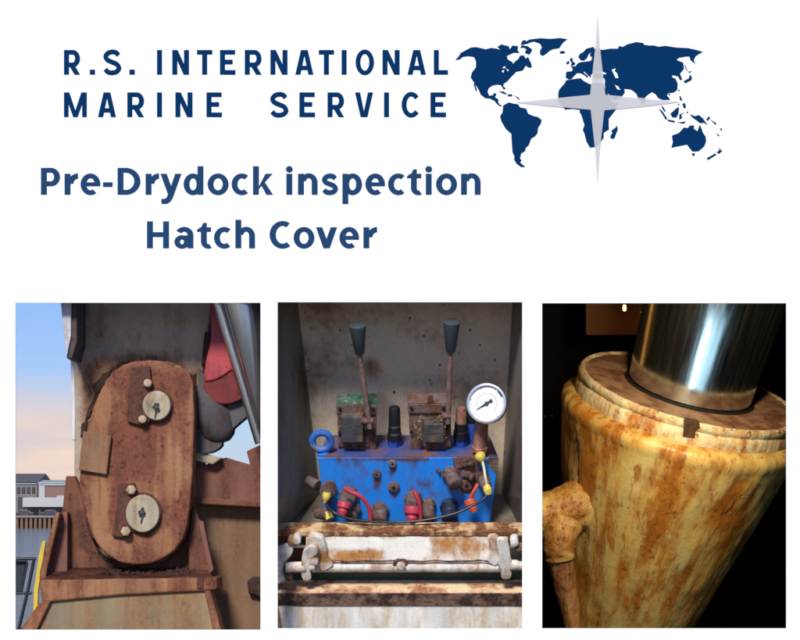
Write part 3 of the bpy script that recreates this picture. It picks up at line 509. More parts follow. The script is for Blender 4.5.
for cx, cy, rx, ry, gx, gy in ((156.5, 405.5, 14, 14.8, 156.5, 408), (142.5, 513.5, 16.8, 18.8, 142.5, 513)):
    disc(cx, cy, rx + 2.5, ry + 2.5, .090, .011, 'weld_ring', M['keeper'], lk)
    pc = disc(cx, cy, rx, ry, .074, .02, 'pin_disc', M['pin'], lk)
    gp = [(gx + r_ * math.cos(a), gy + r_ * 1.35 * math.sin(a)) for a, r_ in ((i * math.pi / 8, random.uniform(2.2, 4.6)) for i in range(16))]
    f, bk = outl(gp, .0728, .002); MB().prism(f, bk).build('grease_smear', M['grease'], pc)
    gp = [(gx - 1, gy + 3), (gx + 1.4, gy + 3), (gx - .6 + random.uniform(-1, 1), gy + 11), (gx - 2.2, gy + 10)]
    f, bk = outl(gp, .0732, .0012); MB().prism(f, bk).build('grease_run', M['grease'], pc)
    c = at(gx, gy - 1, .07); MB().tube([c, c + Vector((0, .006, 0))], .006, 6).build('grease_nipple', M['darksteel'], pc)
for cx, cy, r_ in ((147.5, 383, 4.1), (142.2, 419.3, 4.1), (130.8, 489.8, 5.0), (125.3, 531.3, 5.0)):
    disc(cx, cy, r_ + 1, r_ + 1, .079, .006, 'washer', M['keeper'], lk, 24, .001)
    disc(cx, cy, r_, r_, .064, .016, 'bolt_head', M['bolt'], lk, 6 if r_ > 4.5 else 20, dome=.006)
for pts in ([(92, 386), (100, 378), (104, 373), (112, 369), (107, 380), (100, 391), (95, 396)], [(112, 368), (121, 362), (130, 359.6), (122, 366), (113, 372)], [(93, 398), (98, 392), (95, 406), (90, 415), (86, 421), (88, 408)], [(82, 424), (88, 418), (86, 432), (80, 436)], [(186, 377), (196, 373), (195, 384), (190, 386)], [(85, 500), (90, 520), (96, 540), (90, 536), (85, 520)], [(96, 546), (106, 556), (118, 563), (104, 560)]):
    f, bk = outl(densify(pts, 3), .232 if pts[0][1] < 480 else .192, .008, .9); MB().prism(f, bk).build('rust_scab', M['scale'], lk)
pd = thing('bracket_pedestal', 'rust brown clevis bracket and pedestal carrying the rounded link plate', 'bracket', Vector((at(130, 600, .2).x, .2, DECK)))
f, bk = outl([(66, 476), (75, 476), (84, 500), (90, 535), (100, 556), (130, 566), (165, 562), (184, 545), (190, 500), (193, 507), (199, 519), (209, 586), (60, 590), (62, 514)], .20, .035); MB().prism(f, bk).build('back_plate', M['bracket'], pd, bevel=.003)
f, bk = outl([(57.5, 513), (67.5, 512), (67.5, 590), (43, 590), (43, 566)], .155, .042); MB().prism(f, bk).build('gusset', M['beam'], pd, bevel=.003)
f, bk = outl([(60, 513), (55, 513), (39.5, 572), (39.5, 580), (46, 580), (47, 570)], .10, .055); MB().prism(f, bk).build('gusset_edge', M['ledge'], pd, bevel=.004)
f, bk = outl([(193, 503), (199, 519), (203, 524), (213, 586), (190, 586), (188, 545)], .165, .033); MB().prism(f, bk).build('gusset', M['bracket'], pd, bevel=.003)
f, bk = outl([(198, 520), (203.5, 522), (213.5, 570), (209, 574)], .12, .044); MB().prism(f, bk).build('gusset_edge', M['beam'], pd, bevel=.003)
f, bk = outl([(39, 580), (212.5, 577.5), (217, 577.5), (217, 589), (209, 590.5), (120, 595), (42, 602.5)], .055, .18); MB().prism(f, bk).build('ledge', M['ledge'], pd, bevel=.005)
f = [at(42, 579.2, .062), at(213, 576.8, .062), at(206, 567.5, .197), at(62, 567.5, .197)]
MB().prism(f, [p - Vector((0, 0, .03)) for p in f]).build('ledge_top', M['ledgetop'], pd)
# crust on the ledge around the foot of the link
cm = MB()
for i in range(150):
    x = random.choice([random.gauss(112, 12), random.gauss(150, 14), random.gauss(180, 10)]); rr = random.uniform(.0015, .0045); y = random.uniform(.105, .19)
    p = Vector((at(x, 579, y).x, y, at(120, 579 - (y - .062) * 85, y).z + rr * .5)); d = Vector((random.uniform(-1, 1), random.uniform(-.6, .6), random.uniform(-.1, .5))).normalized() * random.uniform(.005, .016)
    cm.tube([p - d, p, p + d], [rr * .6, rr * 1.4, rr * .4], 6, .5)
cm.build('rust_crust', M['scale'], pd)['kind'] = 'stuff'
f, bk = outl([(48, 597), (208, 588), (222, 640), (235, 838), (20, 838), (36, 640)], .068, .04); MB().prism(f, bk).build('pedestal_panel', M['olive'], pd)
f, bk = outl([(39.5, 602.5), (51, 601), (36, 632), (-2, 720), (-4, 838), (-30, 838), (-24, 720), (18.5, 632)], .052, .11); MB().prism(f, bk).build('side_flange', M['ledge'], pd, bevel=.004)
f, bk = outl([(204, 590.5), (210.5, 590.5), (222, 632), (250, 740), (255, 838), (236, 838), (232, 740), (213.5, 632)], .052, .11); MB().prism(f, bk).build('side_flange', M['ledge'], pd, bevel=.004)
f, bk = outl([(197, 577), (203, 577), (203, 588), (197, 588)], .05, .004); MB().prism(f, bk).build('rust_scab', M['keeper'], pd)
# right side: bulkhead, beam, red housing, ram
bl = thing('bulkhead', 'brown tan streaked steel bulkhead below the mauve red beam', 'bulkhead', Vector((at(230, 600, .3).x, .3, DECK)))
f = [at(188, 501, .30), at(264, 506, .30), at(264, 838, .30), at(188, 838, .30)]; MB().prism(f, [p + Vector((0, .05, 0)) for p in f]).build('wall_plate', M['bulkhead'], bl)
f, bk = outl([(247, 580), (254, 576), (262, 578), (264, 584), (264, 600), (258, 596), (248, 594)], .27, .028, .6); MB().prism(f, bk).build('hook_lug', M['scale'], bl, bevel=.006)
bb = thing('cross_beam', 'mauve red rusty cross beam with a stepped end plate above the bulkhead', 'beam', at(225, 503, .45))
f, bk = outl([(191, 473), (197, 468), (212, 462), (226, 457.5), (250, 464.5), (246.5, 451), (264, 443), (264, 505), (191, 502)], .25, .10); MB().prism(f, bk).build('beam_web', M['beam'], bb, bevel=.004)
f, bk = outl([(188, 497), (264, 501.5), (264, 507.5), (188, 503.5)], .235, .14); MB().prism(f, bk).build('lower_flange', M['bracket'], bb, bevel=.004)
f, bk = outl([(190, 452), (197, 451), (222, 458), (213, 464.5), (196, 461), (189, 457)], .21, .10); MB().prism(f, bk).build('end_plate', M['column'], bb, bevel=.004)
f, bk = outl([(188, 463), (196, 464), (194, 481), (188, 483)], .205, .08); MB().prism(f, bk).build('stop_block', M['beam'], bb, bevel=.004)
f, bk = outl([(187, 484), (193, 483), (193, 500), (186, 503)], .20, .08); MB().prism(f, bk).build('stop_block', M['bracket'], bb, bevel=.004)
rd = thing('red_housing', 'bright red painted housing between the column and the ram', 'housing', at(220, 395, .5))
f, bk = outl(smooth_outline([(211, 296), (219, 296), (228, 325), (240, 364), (230, 371), (217, 379), (204, 380), (206, 360), (211, 335)]), .165, .12); MB().prism(f, bk).build('front_plate', M['red'], rd, bevel=.01)
f, bk = outl(smooth_outline([(204, 381), (218, 379), (229, 372), (240, 365), (249, 390), (241, 399), (226, 404), (210, 399)]), .172, .12); MB().prism(f, bk).build('lower_fold', rusty('dark_red_paint', (0.24, 0.03, 0.035, 1), (0.12, 0.02, 0.02, 1), RUST_D, amt=.4, scale=6), rd, bevel=.008)
rg = thing('ram_clevis', 'dark blue grey steel ram end hanging under the red housing', 'ram end', at(210, 452, .45))
f, bk = outl(smooth_outline([(198, 368), (206, 378), (214, 393), (228, 400), (244, 396), (252, 410), (238, 424), (223, 438), (221, 446), (212, 452), (200, 453), (192, 447), (195, 425), (193.5, 414), (201.5, 400), (199, 385)]), .20, .08); MB().prism(f, bk).build('clevis_body', M['darksteel'], rg, bevel=.007)
MB().tube([at(201, 386, .235), at(203, 391, .232), at(206, 398, .228), at(213, 416, .225), at(219, 432, .23), at(221, 438, .234), at(222, 442, .236)], [.030, .048, .058, .062, .056, .044, .026], 40, .02).build('clevis_barrel', M['darksteel'], rg, smooth=50)
rm = thing('hydraulic_ram', 'grey chromed ram running diagonally beside the red housing', 'ram', at(262, 445, .3))
a, b_ = at(226, 240, .075), at(283, 443, .10)
rr_ = MB().tube([a, b_], .058, 64).build('ram_rod', M['ram'], rm, smooth=40)
bm = bmesh.new(); bm.from_mesh(rr_.data); bmesh.ops.bisect_plane(bm, geom=bm.verts[:] + bm.edges[:] + bm.faces[:], plane_co=Vector((at(266, 400, 0).x, 0, 0)) - world_loc(rm), plane_no=(1, 0, 0), clear_outer=True)
bmesh.ops.holes_fill(bm, edges=bm.edges[:]); bm.to_mesh(rr_.data); bm.free()
a, b_ = at(203.5, 255, .10), at(260.5, 443, .16); MB().tube([a, b_], .017, 24).build('guide_tube', M['ram'], rm, smooth=40)
f, bk = outl([(246, 290), (264, 290), (264, 372), (258, 350)], .24, .06); o = MB().prism(f, bk).build('side_bracket', rusty('purple_brown', (0.09, 0.035, 0.035, 1), RUST_D, RUST_R, amt=.4), None); tag(o, 'purple brown steel bracket behind the chromed ram', 'bracket')
# near things at the left: yellow post and black gangway frame
o = MB(); a, b_ = at(44.6, 541, 1.0), at(35.5, 600, 1.0)
o.loft([[p + Vector((sx * .0075 * q, sy * .008, 0)) for sx, sy in ((-1, -1), (1, -1), (1, 1), (-1, 1))] for p, q in ((at(34.8, 640, 1.0), 1), (at(36.5, 590, 1.0), 1.1), (at(41.5, 556, 1.0), 1.2), (at(44.5, 541, 1.0), .9))])
o = o.build('yellow_post', M['yellow'], bevel=.003); o.location = at(34.8, 640, 1.0)
for v in o.data.vertices: v.co -= o.location
tag(o, 'leaning yellow painted post above the water beside the bracket', 'post')
gw = thing('gangway_frame', 'black steel gangway frame over the water beside the yellow post', 'frame', at(20, 640, 1.2))
f, bk = outl([(6, 560), (26.5, 560), (21, 592), (6, 593)], 1.2, .02); MB().prism(f, bk).build('screen_panel', M['blackpaint'], gw, bevel=.003)
for nm, pts, r_ in (('rail', [(4, 559.5), (36, 558.5)], .0055), ('rail', [(4, 593.5), (32, 593)], .005), ('leg', [(34, 559), (28, 590), (16, 640)], .006), ('brace', [(27.5, 562), (21.5, 592)], .004)):
    MB().tube([at(x, y, 1.18) for x, y in pts], r_, 10).build(nm, M['blackpaint'], gw, smooth=40)

# ------------------------------------------------------------------ exhibit two: valve block in its cabinet (the whole cabinet leans towards the board)
TH = R(27); O2W = at(400, 457, .22)
VB, VU = Vector((0, math.cos(TH), math.sin(TH))), Vector((0, -math.sin(TH), math.cos(TH)))
CAM = Vector((0, -CAMD, EYE))
def fr(px, py, v=0.0):
    d = at(px, py, 0) - CAM
    p0 = O2W + VB * v
    return CAM + d * ((p0 - CAM).dot(VB) / d.dot(VB))
def wof(p): return (p - O2W).dot(VU)
def fbox(x0, x1, ytop, ybot, v, depth, taper=0.0):
    f = [fr(x0 + taper, ybot, v), fr(x1 - taper, ybot, v), fr(x1, ytop, v), fr(x0, ytop, v)]
    return f, [p + VB * depth for p in f]
def fpoly(pts, v, depth):
    f = [fr(x, y, v) for x, y in pts]; return f, [p + VB * depth for p in f]
U = S * 1.04
def pw0(x, v, w_):
    p = O2W + VB * v + VU * w_; k = (CAMD + p.y) / CAMD; return Vector(((x - 400) * S * k, p.y, p.z))
CBO = pw0(400, .1, wof(fr(400, 526, 0)))
def spot4(px, py, rx, ry, wt): return (tuple(fr(px, py, .225) - CBO), (rx * S, 9.0, ry * S), wt)
SLO = fr(400, 640, -.28)
def spot2(px, py, v, rx, ry, wt): return (tuple(fr(px, py, v) - SLO), (rx * S, 9.0, ry * S), wt)
VBO = pw0(405, .08, wof(fr(400, 526, 0)))
def spot3(px, py, rx, ry, wt): return (tuple(fr(px, py, 0) - VBO), (rx * S, 9.0, ry * S), wt)
SILLSPOTS = [spot2(458, 546, -.16, 30, 15, .16), spot2(480, 552, -.16, 14, 14, .08), spot2(332, 556, -.17, 26, 9, .12), spot2(360, 543, -.16, 40, 8, -.16), spot2(412, 546, -.16, 26, 12, -.14), spot2(365, 556, -.17, 22, 8, .08)]
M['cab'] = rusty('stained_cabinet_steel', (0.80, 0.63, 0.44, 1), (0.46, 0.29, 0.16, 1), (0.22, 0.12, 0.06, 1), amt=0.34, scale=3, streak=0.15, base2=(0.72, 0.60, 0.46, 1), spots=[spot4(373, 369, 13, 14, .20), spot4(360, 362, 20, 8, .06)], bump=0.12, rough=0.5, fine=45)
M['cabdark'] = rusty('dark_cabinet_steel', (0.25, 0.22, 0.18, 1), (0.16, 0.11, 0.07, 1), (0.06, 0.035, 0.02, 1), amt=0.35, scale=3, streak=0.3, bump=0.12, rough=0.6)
M['blue'] = rusty('blue_enamel', (0.018, 0.25, 0.86, 1), (0.05, 0.06, 0.14, 1), (0.16, 0.07, 0.04, 1), amt=0.20, scale=9, streak=0.3, spots=[spot3(x, y + 6, 5, 12, .20) for x, y in ((376.8, 473.7), (392.6, 463), (393.5, 486.5), (329, 490), (350, 495), (413, 497), (428, 503))] + [spot3(468, 472, 20, 22, .20), spot3(405, 459, 95, 3.5, .12)], base2=(0.025, 0.27, 0.88, 1), bump=0.08, rough=0.45)
M['bluetop'] = rusty('blue_enamel_worn', (0.02, 0.085, 0.33, 1), (0.22, 0.10, 0.055, 1), (0.16, 0.065, 0.03, 1), amt=0.52, scale=7, streak=0.1, bump=0.3, rough=0.6)
M['valve'] = rusty('rusty_cast_steel', (0.20, 0.15, 0.135, 1), (0.22, 0.10, 0.06, 1), (0.085, 0.035, 0.025, 1), amt=0.5, scale=12, streak=0.2, bump=0.7, fine=110)
M['green'] = rusty('green_plate', (0.012, 0.115, 0.055, 1), (0.02, 0.04, 0.03, 1), (0.35, 0.38, 0.33, 1), amt=0.36, scale=14, streak=0.1, bump=0.3, rough=0.4)
M['fitting'] = rusty('brown_rusted_fitting', (0.22, 0.165, 0.15, 1), (0.17, 0.075, 0.045, 1), (0.06, 0.026, 0.02, 1), amt=0.5, scale=14, streak=0.1, bump=1.0, fine=130)
M['greyplate'] = rusty('grey_flaked_plate', (0.075, 0.078, 0.085, 1), (0.30, 0.21, 0.11, 1), (0.09, 0.06, 0.045, 1), amt=0.33, scale=16, streak=0.1, bump=0.6)
M['flake'] = rusty('tan_flake', (0.48, 0.33, 0.16, 1), (0.30, 0.15, 0.06, 1), (0.10, 0.05, 0.025, 1), amt=0.5, scale=30, streak=0.1, bump=1.0)
M['rod'] = rusty('pinkish_rusty_rod', (0.24, 0.150, 0.125, 1), (0.15, 0.07, 0.05, 1), (0.3, 0.2, 0.17, 1), amt=0.5, scale=14, bump=0.5)
M['knob'] = plain('dark_grey_plastic', (0.055, 0.07, 0.078, 1), rough=0.5, var=0.12, bump=0.06)
M['blackcap'] = plain('black_plastic', (0.014, 0.015, 0.02, 1), rough=0.35, var=0.2)
M['hexblue'] = plain('blue_hex', (0.02, 0.07, 0.36, 1), rough=0.45, var=0.25, bump=0.2)
M['copper'] = rusty('pink_copper_stem', (0.46, 0.23, 0.16, 1), (0.30, 0.12, 0.07, 1), (0.18, 0.07, 0.04, 1), amt=0.4, scale=10, bump=0.4)
M['redcap'] = plain('red_rubber', (0.50, 0.045, 0.075, 1), rough=0.5, var=0.2)
M['orangecap'] = plain('orange_red_rubber', (0.55, 0.085, 0.045, 1), rough=0.5, var=0.2)
M['yellowcap'] = plain('yellow_rubber', (0.78, 0.62, 0.12, 1), rough=0.5, var=0.12)
M['strap'] = plain('cream_strap', (0.76, 0.72, 0.45, 1), rough=0.55, var=0.08)
M['cable'] = plain('black_cable', (0.022, 0.028, 0.034, 1), rough=0.28, var=0.2)
M['steelcase'] = plain('satin_steel', (0.58, 0.60, 0.62, 1), rough=0.26, metal=1.0, var=0.06, bump=0.02)
M['dial'] = plain('white_dial', (0.82, 0.83, 0.84, 1), rough=0.5, var=0.02, bump=0)
M['dialmark'] = plain('dial_ink', (0.03, 0.04, 0.05, 1), rough=0.5, bump=0); M['dialred'] = plain('dial_red_ink', (0.5, 0.10, 0.08, 1), rough=0.5, bump=0)
M['sillrust'] = rusty('flaky_orange_rust', (0.60, 0.34, 0.13, 1), (0.20, 0.070, 0.03, 1), (0.30, 0.12, 0.045, 1), amt=0.52, scale=17, streak=0.1, bump=1.0, fine=100, soft=0.07, base2=(0.80, 0.58, 0.33, 1), edge=0.15)
M['sillface'] = rusty('brown_rust_face', (0.19, 0.105, 0.07, 1), (0.085, 0.040, 0.028, 1), (0.045, 0.025, 0.02, 1), amt=0.5, scale=16, streak=0.1, bump=1.0, base2=(0.27, 0.16, 0.11, 1), soft=0.08)
M['whiterust'] = rusty('white_paint_rust_stains', (0.86, 0.83, 0.75, 1), (0.50, 0.25, 0.06, 1), (0.36, 0.14, 0.05, 1), amt=0.44, scale=6, streak=0.2, spots=SILLSPOTS, base2=(0.72, 0.68, 0.58, 1), bump=0.35, soft=0.11)
M['whitepaint'] = rusty('white_paint_chips', (0.86, 0.83, 0.75, 1), (0.48, 0.24, 0.08, 1), (0.25, 0.10, 0.05, 1), amt=0.37, scale=9, streak=0.2, base2=(0.70, 0.68, 0.60, 1), bump=0.4, edge=0.12)
M['sillpeach'] = rusty('peach_worn_sill', (0.78, 0.52, 0.30, 1), (0.46, 0.17, 0.08, 1), (0.30, 0.12, 0.06, 1), amt=0.50, scale=8, streak=0.1, bump=0.8, base2=(0.84, 0.66, 0.42, 1), soft=0.09)
M['lowerpanel'] = rusty('white_panel_streaks', (0.88, 0.87, 0.82, 1), (0.62, 0.50, 0.30, 1), (0.50, 0.36, 0.18, 1), amt=0.30, scale=4, streak=0.9, bump=0.15, soft=0.2, stretch=0.04, run=0.5, chip=0.4)
# cabinet
WFLOOR = wof(fr(400, 526, 0)); VBACK = .225; VFRONT = -.14
def pw(x, v, w_):   # layout column x at local depth v and height w_
    p = O2W + VB * v + VU * w_
    k = (CAMD + p.y) / CAMD
    return Vector(((x - 400) * S * k, p.y, p.z))
cb = thing('cabinet', 'open steel control cabinet with stained beige back wall', 'cabinet', pw(400, .1, WFLOOR))
WTOP = wof(fr(400, 270, VBACK))
bl0, bl1, br0, br1 = pw(319, VBACK, WFLOOR), fr(293, 270, VBACK), pw(502.5, VBACK, WFLOOR), fr(515.5, 270, VBACK)
f = [bl0, br0, br1, bl1]; MB().prism(f, [p + VB * .004 for p in f]).build('back_panel', M['cab'], cb)
fl0, fr0 = pw(268, VFRONT, WFLOOR), pw(530, VFRONT, WFLOOR)
fl1, fr1 = at(273, 262, .014), at(528, 262, .014)
fl2, fr2 = at(271, 500, .014), at(530, 500, .014)
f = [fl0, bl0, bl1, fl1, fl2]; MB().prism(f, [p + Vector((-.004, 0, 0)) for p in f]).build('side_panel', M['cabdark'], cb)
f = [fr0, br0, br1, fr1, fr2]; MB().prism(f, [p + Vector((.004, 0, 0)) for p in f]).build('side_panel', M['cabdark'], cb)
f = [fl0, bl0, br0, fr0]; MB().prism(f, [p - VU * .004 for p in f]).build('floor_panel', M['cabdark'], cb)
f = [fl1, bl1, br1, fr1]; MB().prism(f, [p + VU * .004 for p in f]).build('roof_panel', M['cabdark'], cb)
for s, x0, x1 in ((1, 297.5, 318), (-1, 513, 503.5)):
    a, b_ = fr(293 if s > 0 else 515.5, 272, VBACK), pw(319 if s > 0 else 502.5, VBACK, WFLOOR)
    MB().tube([a - VB * .001, b_ - VB * .001], .0045, 8).build('corner_seam', M['cabdark'], cb)
for x, y, r_ in ((394, 392, 1.3), (362, 385, .9), (352, 345, .8), (430, 380, .8), (495, 360, .9), (424, 336, 1.2), (340, 330, 1.0), (470, 330, 1.2), (480, 345, 1.0), (410, 318, 1.0), (440, 365, 1.2)):
    pts = [(x + r_ * random.uniform(.7, 1.2) * math.cos(i * .5236), y + r_ * 1.15 * random.uniform(.7, 1.2) * math.sin(i * .5236)) for i in range(12)]
    f, bk = fpoly(pts, VBACK - .0012, .0010); MB().prism(f, bk).build('rust_spot', M['flake'] if r_ > 2.5 else M['fitting'], cb)
# valve block
vb = thing('valve_block', 'bright blue rectangular hydraulic valve block with rusted plugs', 'valve block', pw(405, .08, WFLOOR))
VD = .165
f = [fr(326, 526, 0), fr(490, 526, 0), fr(499, 457.5, 0), fr(317.5, 457.5, 0)]
fw = wof(fr(400, 457.5, 0))
bk = [pw(333, VD, WFLOOR), pw(484, VD, WFLOOR), pw(490, VD, fw), pw(326, VD, fw)]
MB().prism(f, bk).build('block_body', M['blue'], vb, bevel=.004)
tp = [pw(319, .003, fw), pw(497.5, .003, fw), pw(489, VD - .003, fw), pw(327, VD - .003, fw)]
MB().prism([p + VU * .0016 for p in tp], [p + VU * .0002 for p in tp]).build('worn_top', M['bluetop'], vb)
f, bk = fpoly([(489, 457.6), (498.8, 457.6), (497, 474), (492, 470), (486, 461)], -.0012, .001); MB().prism(f, bk).build('rust_patch', M['fitting'], vb)
f, bk = fpoly([(452, 458), (476, 458), (478, 470), (474, 492), (462, 494), (456, 480)], -.0012, .001); MB().prism(f, bk).build('rust_patch', M['bluetop'], vb)
def cyl(pts, rad, name, mat, parent, n=20, wob=0.0, smooth=40): return MB().tube(pts, rad, n, wob).build(name, mat, parent, smooth=smooth)
def plug(px, py, r_):
    c = fr(px, py, 0); cyl([c, c - VB * .006, c - VB * .009], [r_ * U, r_ * U, r_ * .8 * U], 'plug', M['fitting'], vb, 14, .15)
    cyl([c - VB * .0095, c - VB * .0085], r_ * .36 * U, 'hex_socket', M['blackcap'], vb, 6)
for px, py, r_ in ((376.8, 473.7, 4.0), (392.6, 463, 4.2), (393.5, 486.5, 6.0), (468, 461.3, 5), (466.6, 484.8, 6.2)): plug(px, py, r_)
def coupling(px, py, qx, qy, r0, r1, L, mat=None):
    """a fitting screwed into the front face, running forward and down to (qx, qy)"""
    a = fr(px, py, .01); b_ = fr(qx, qy, -L); d = b_ - a
    rr = [r0 * U * .96, r0 * U, r0 * U * .98, r0 * U * .86, r0 * U * .9, r0 * U * .9, r1 * U * .92, r1 * U * 1.06, r1 * U * 1.04, r1 * U * .8]
    tt = [0, .05, .34, .37, .40, .60, .64, .70, .95, 1.0]
    cyl([a + d * t_ for t_ in tt], rr, 'coupling', mat or M['fitting'], vb, 18, .10)
    cyl([a + d * .10, a + d * .12, a + d * .28, a + d * .30], [r0 * U * 1.0, r0 * U * 1.14, r0 * U * 1.14, r0 * U], 'hex_nut', mat or M['fitting'], vb, 6, .04, 30); return a, b_
coupling(329.5, 486, 327, 496, 7.8, 4.6, .05)
coupling(350, 492, 344.5, 507, 9, 7, .06); coupling(354, 507, 351, 517, 7.5, 6, .05)
coupling(379.5, 507, 379, 524, 8.5, 7.6, .06)
coupling(413.5, 496, 412, 513, 8.6, 7.6, .07)
coupling(428.5, 501, 428.5, 520, 6.6, 6.2, .06)
coupling(449, 503, 449.5, 520, 8.2, 7.6, .06, plain('blue_black_steel', (0.02, 0.025, 0.05, 1), rough=.5, var=.3, bump=.3))
coupling(449.5, 471, 456, 486, 8.0, 7.2, .05); coupling(480.5, 474, 487, 487, 6.8, 5.4, .05)
coupling(456, 466, 474, 463, 3.5, 3, .012); coupling(436, 468, 440, 473, 2.2, 1.6, .01); coupling(464, 472, 474, 478, 5, 4, .015)
c = fr(326, 514, -.03); cyl([fr(318, 513, .0), c, fr(329, 515.5, -.04)], [6 * U, 6.5 * U, 5 * U], 'coupling', M['fitting'], vb, 16, .12); cyl([fr(327, 512, -.035), fr(330, 519, -.05)], [3.4 * U, 4.2 * U], 'yellow_sleeve', M['yellowcap'], vb, 14, .1)
cyl([fr(308, 480, .06), fr(318, 486, .03)], [5 * U, 6 * U], 'coupling', M['fitting'], vb, 16, .12)
# lifting eye: blue ring
ec = fr(321.7, 441.3, .03); rg_ = MB(); rings = []
for i in range(36):
    a = 2 * math.pi * i / 36; cdir = Vector((math.cos(a), 0, 0)) + VU * math.sin(a); cc = ec + cdir * 9.4 * U
    rings.append([cc + (cdir * math.cos(q) + VB * math.sin(q)) * 3.5 * U for q in (2 * math.pi * k / 12 for k in range(12))])
rg_.loft(rings + [rings[0]], cap=False)
le = rg_.build('lifting_eye', rusty('chipped_blue', (0.03, 0.16, 0.58, 1), (0.35, 0.40, 0.5, 1), (0.20, 0.09, 0.05, 1), amt=.3, scale=22, streak=.1, bump=.5), vb, smooth=60)
cyl([fr(323, 452, .03), fr(325, 462, .03)], 6 * U, 'eye_shank', M['blue'], vb)
# control valves with levers
def valve(label, x0, x1, ytop, ybot, v, dep, topmat, bx0, bx1, by0, by1, lever, knob, kr):
    base = pw((x0 + x1) / 2, v + dep / 2, fw)
    t_ = thing('control_valve', label, 'control valve', base, 'lever valves on the blue block')
    w1 = wof(fr(x0, ytop, v)); yb = 457.5 - 0
    f = [pw(x0 + 1.5, v, fw + .0018), pw(x1 - .5, v, fw + .0018), fr(x1, ytop, v), fr(x0, ytop, v)]
    MB().prism(f, [p + VB * dep for p in f]).build('valve_body', M['valve'], t_, bevel=.002)
    wm_ = w1 - 10 * U
    f = [pw(x0 - .8, v - .006, wm_), pw(x1 + .8, v - .006, wm_), pw(x1 + .8, v - .006, w1 + .0005), pw(x0 - .8, v - .006, w1 + .0005)]
    MB().prism(f, [p + VB * (dep + .01) for p in f]).build('upper_module', M['valve'], t_, bevel=.002)
    f = [pw(x0 - .5, v - .004, w1 + .0008), pw(x1 + .5, v - .004, w1 + .0008), pw(x1 - 1, v + dep, w1 + .0008), pw(x0 + 1, v + dep, w1 + .0008)]
    MB().prism(f, [p + VU * .003 for p in f]).build('top_plate', topmat, t_, bevel=.001)
    for x in (x0 + 3, x1 - 3):
        for w_ in (w1 - 4 * U, w1 - 30 * U): c = pw(x, v - .007, w_); cyl([c, c - VB * .003], 1.7 * U, 'cap_screw', M['blackcap'], t_, 10)
    f = [fr(bx0 - 3, by1 + 4, v - .004), fr(bx1 + 7, by1 + 4, v - .004), fr(bx1 + 7, by0 - 6, v - .004), fr(bx0 - 3, by0 - 6, v - .004)]
    MB().prism(f, [p + VB * .006 for p in f]).build('cover_plate', M['fitting'], t_, bevel=.002)
    f = [fr(bx0, by1, v - .035), fr(bx1, by1, v - .035), fr(bx1, by0, v - .035), fr(bx0, by0, v - .035)]
    MB().prism(f, [p + VB * .034 for p in f]).build('pivot_housing', M['greyplate'], t_, bevel=.004)
    mid = lever[0]; a = fr(bx1 - 2, mid[1] - 3, v - .028); b_ = fr(mid[0] + 3, mid[1] - 3, v - .028)
    cyl([a, b_], 3.4 * U, 'pivot_shaft', M['valve'], t_, 14, .15)
    p0, p1 = fr(mid[0], mid[1] + 4, v - .028), fr(lever[1][0], lever[1][1], v - .028)
    lv = cyl([p0, p0.lerp(p1, .3), p1], [2.9 * U, 2.7 * U, 2.4 * U], 'lever', M['rod'], t_, 16, .05)
    k0, k1 = fr(knob[0], knob[1], v - .028), fr(knob[2], knob[3], v - .028); d = k1 - k0
    cyl([k0, k0 + d * .02, k0 + d * .9, k0 + d * .97, k1], [kr * .5 * U, kr * .57 * U, kr * .96 * U, kr * 1.0 * U, kr * .82 * U], 'knob', M['knob'], t_, 28)
    return t_
v1 = valve('lever valve with chipped green top plate on the blue block', 337, 376.5, 404.5, 448, .055, .075, M['green'], 341, 363, 417, 443, [(370, 424), (359.5, 353)], (359.8, 353.5, 357.5, 324.5), 8.4)
v2 = valve('lever valve with brown rusted top plate beside the pressure gauge', 408.5, 446.5, 403.5, 448, .055, .075, M['valve'], 424, 444, 424, 443, [(448, 419), (450.5, 350)], (450.6, 351.5, 451.8, 321), 8.4)
def flakes(t_, pts, n, v):
    mb = MB()
    for i in range(n):
        x, y = random.choice(pts); p = fr(x + random.uniform(-2.5, 2.5), y + random.uniform(-3, 3), v)
        q = [p + Vector((random.uniform(-.006, .006), random.uniform(-.004, .004), random.uniform(-.006, .006))) for _ in range(3)]
        nrm = Vector((0, -.002, .001)); mb.prism(q, [z + nrm for z in q])
    o = mb.build('flaking_paint', M['flake'], t_); o['kind'] = 'stuff'
flakes(v2, [(416, 424), (417, 430), (419, 436), (421, 419), (440, 418), (444, 421), (442, 430), (436, 421), (443, 437)], 170, .03)
flakes(v1, [(340, 424), (341, 430), (364, 421), (366, 427), (362, 416)], 45, .03)
MB().prism(*fpoly([(428, 396), (433, 396), (433.5, 403), (427.5, 403)], .05, .003)).build('red_tag', M['bracket'], v2)
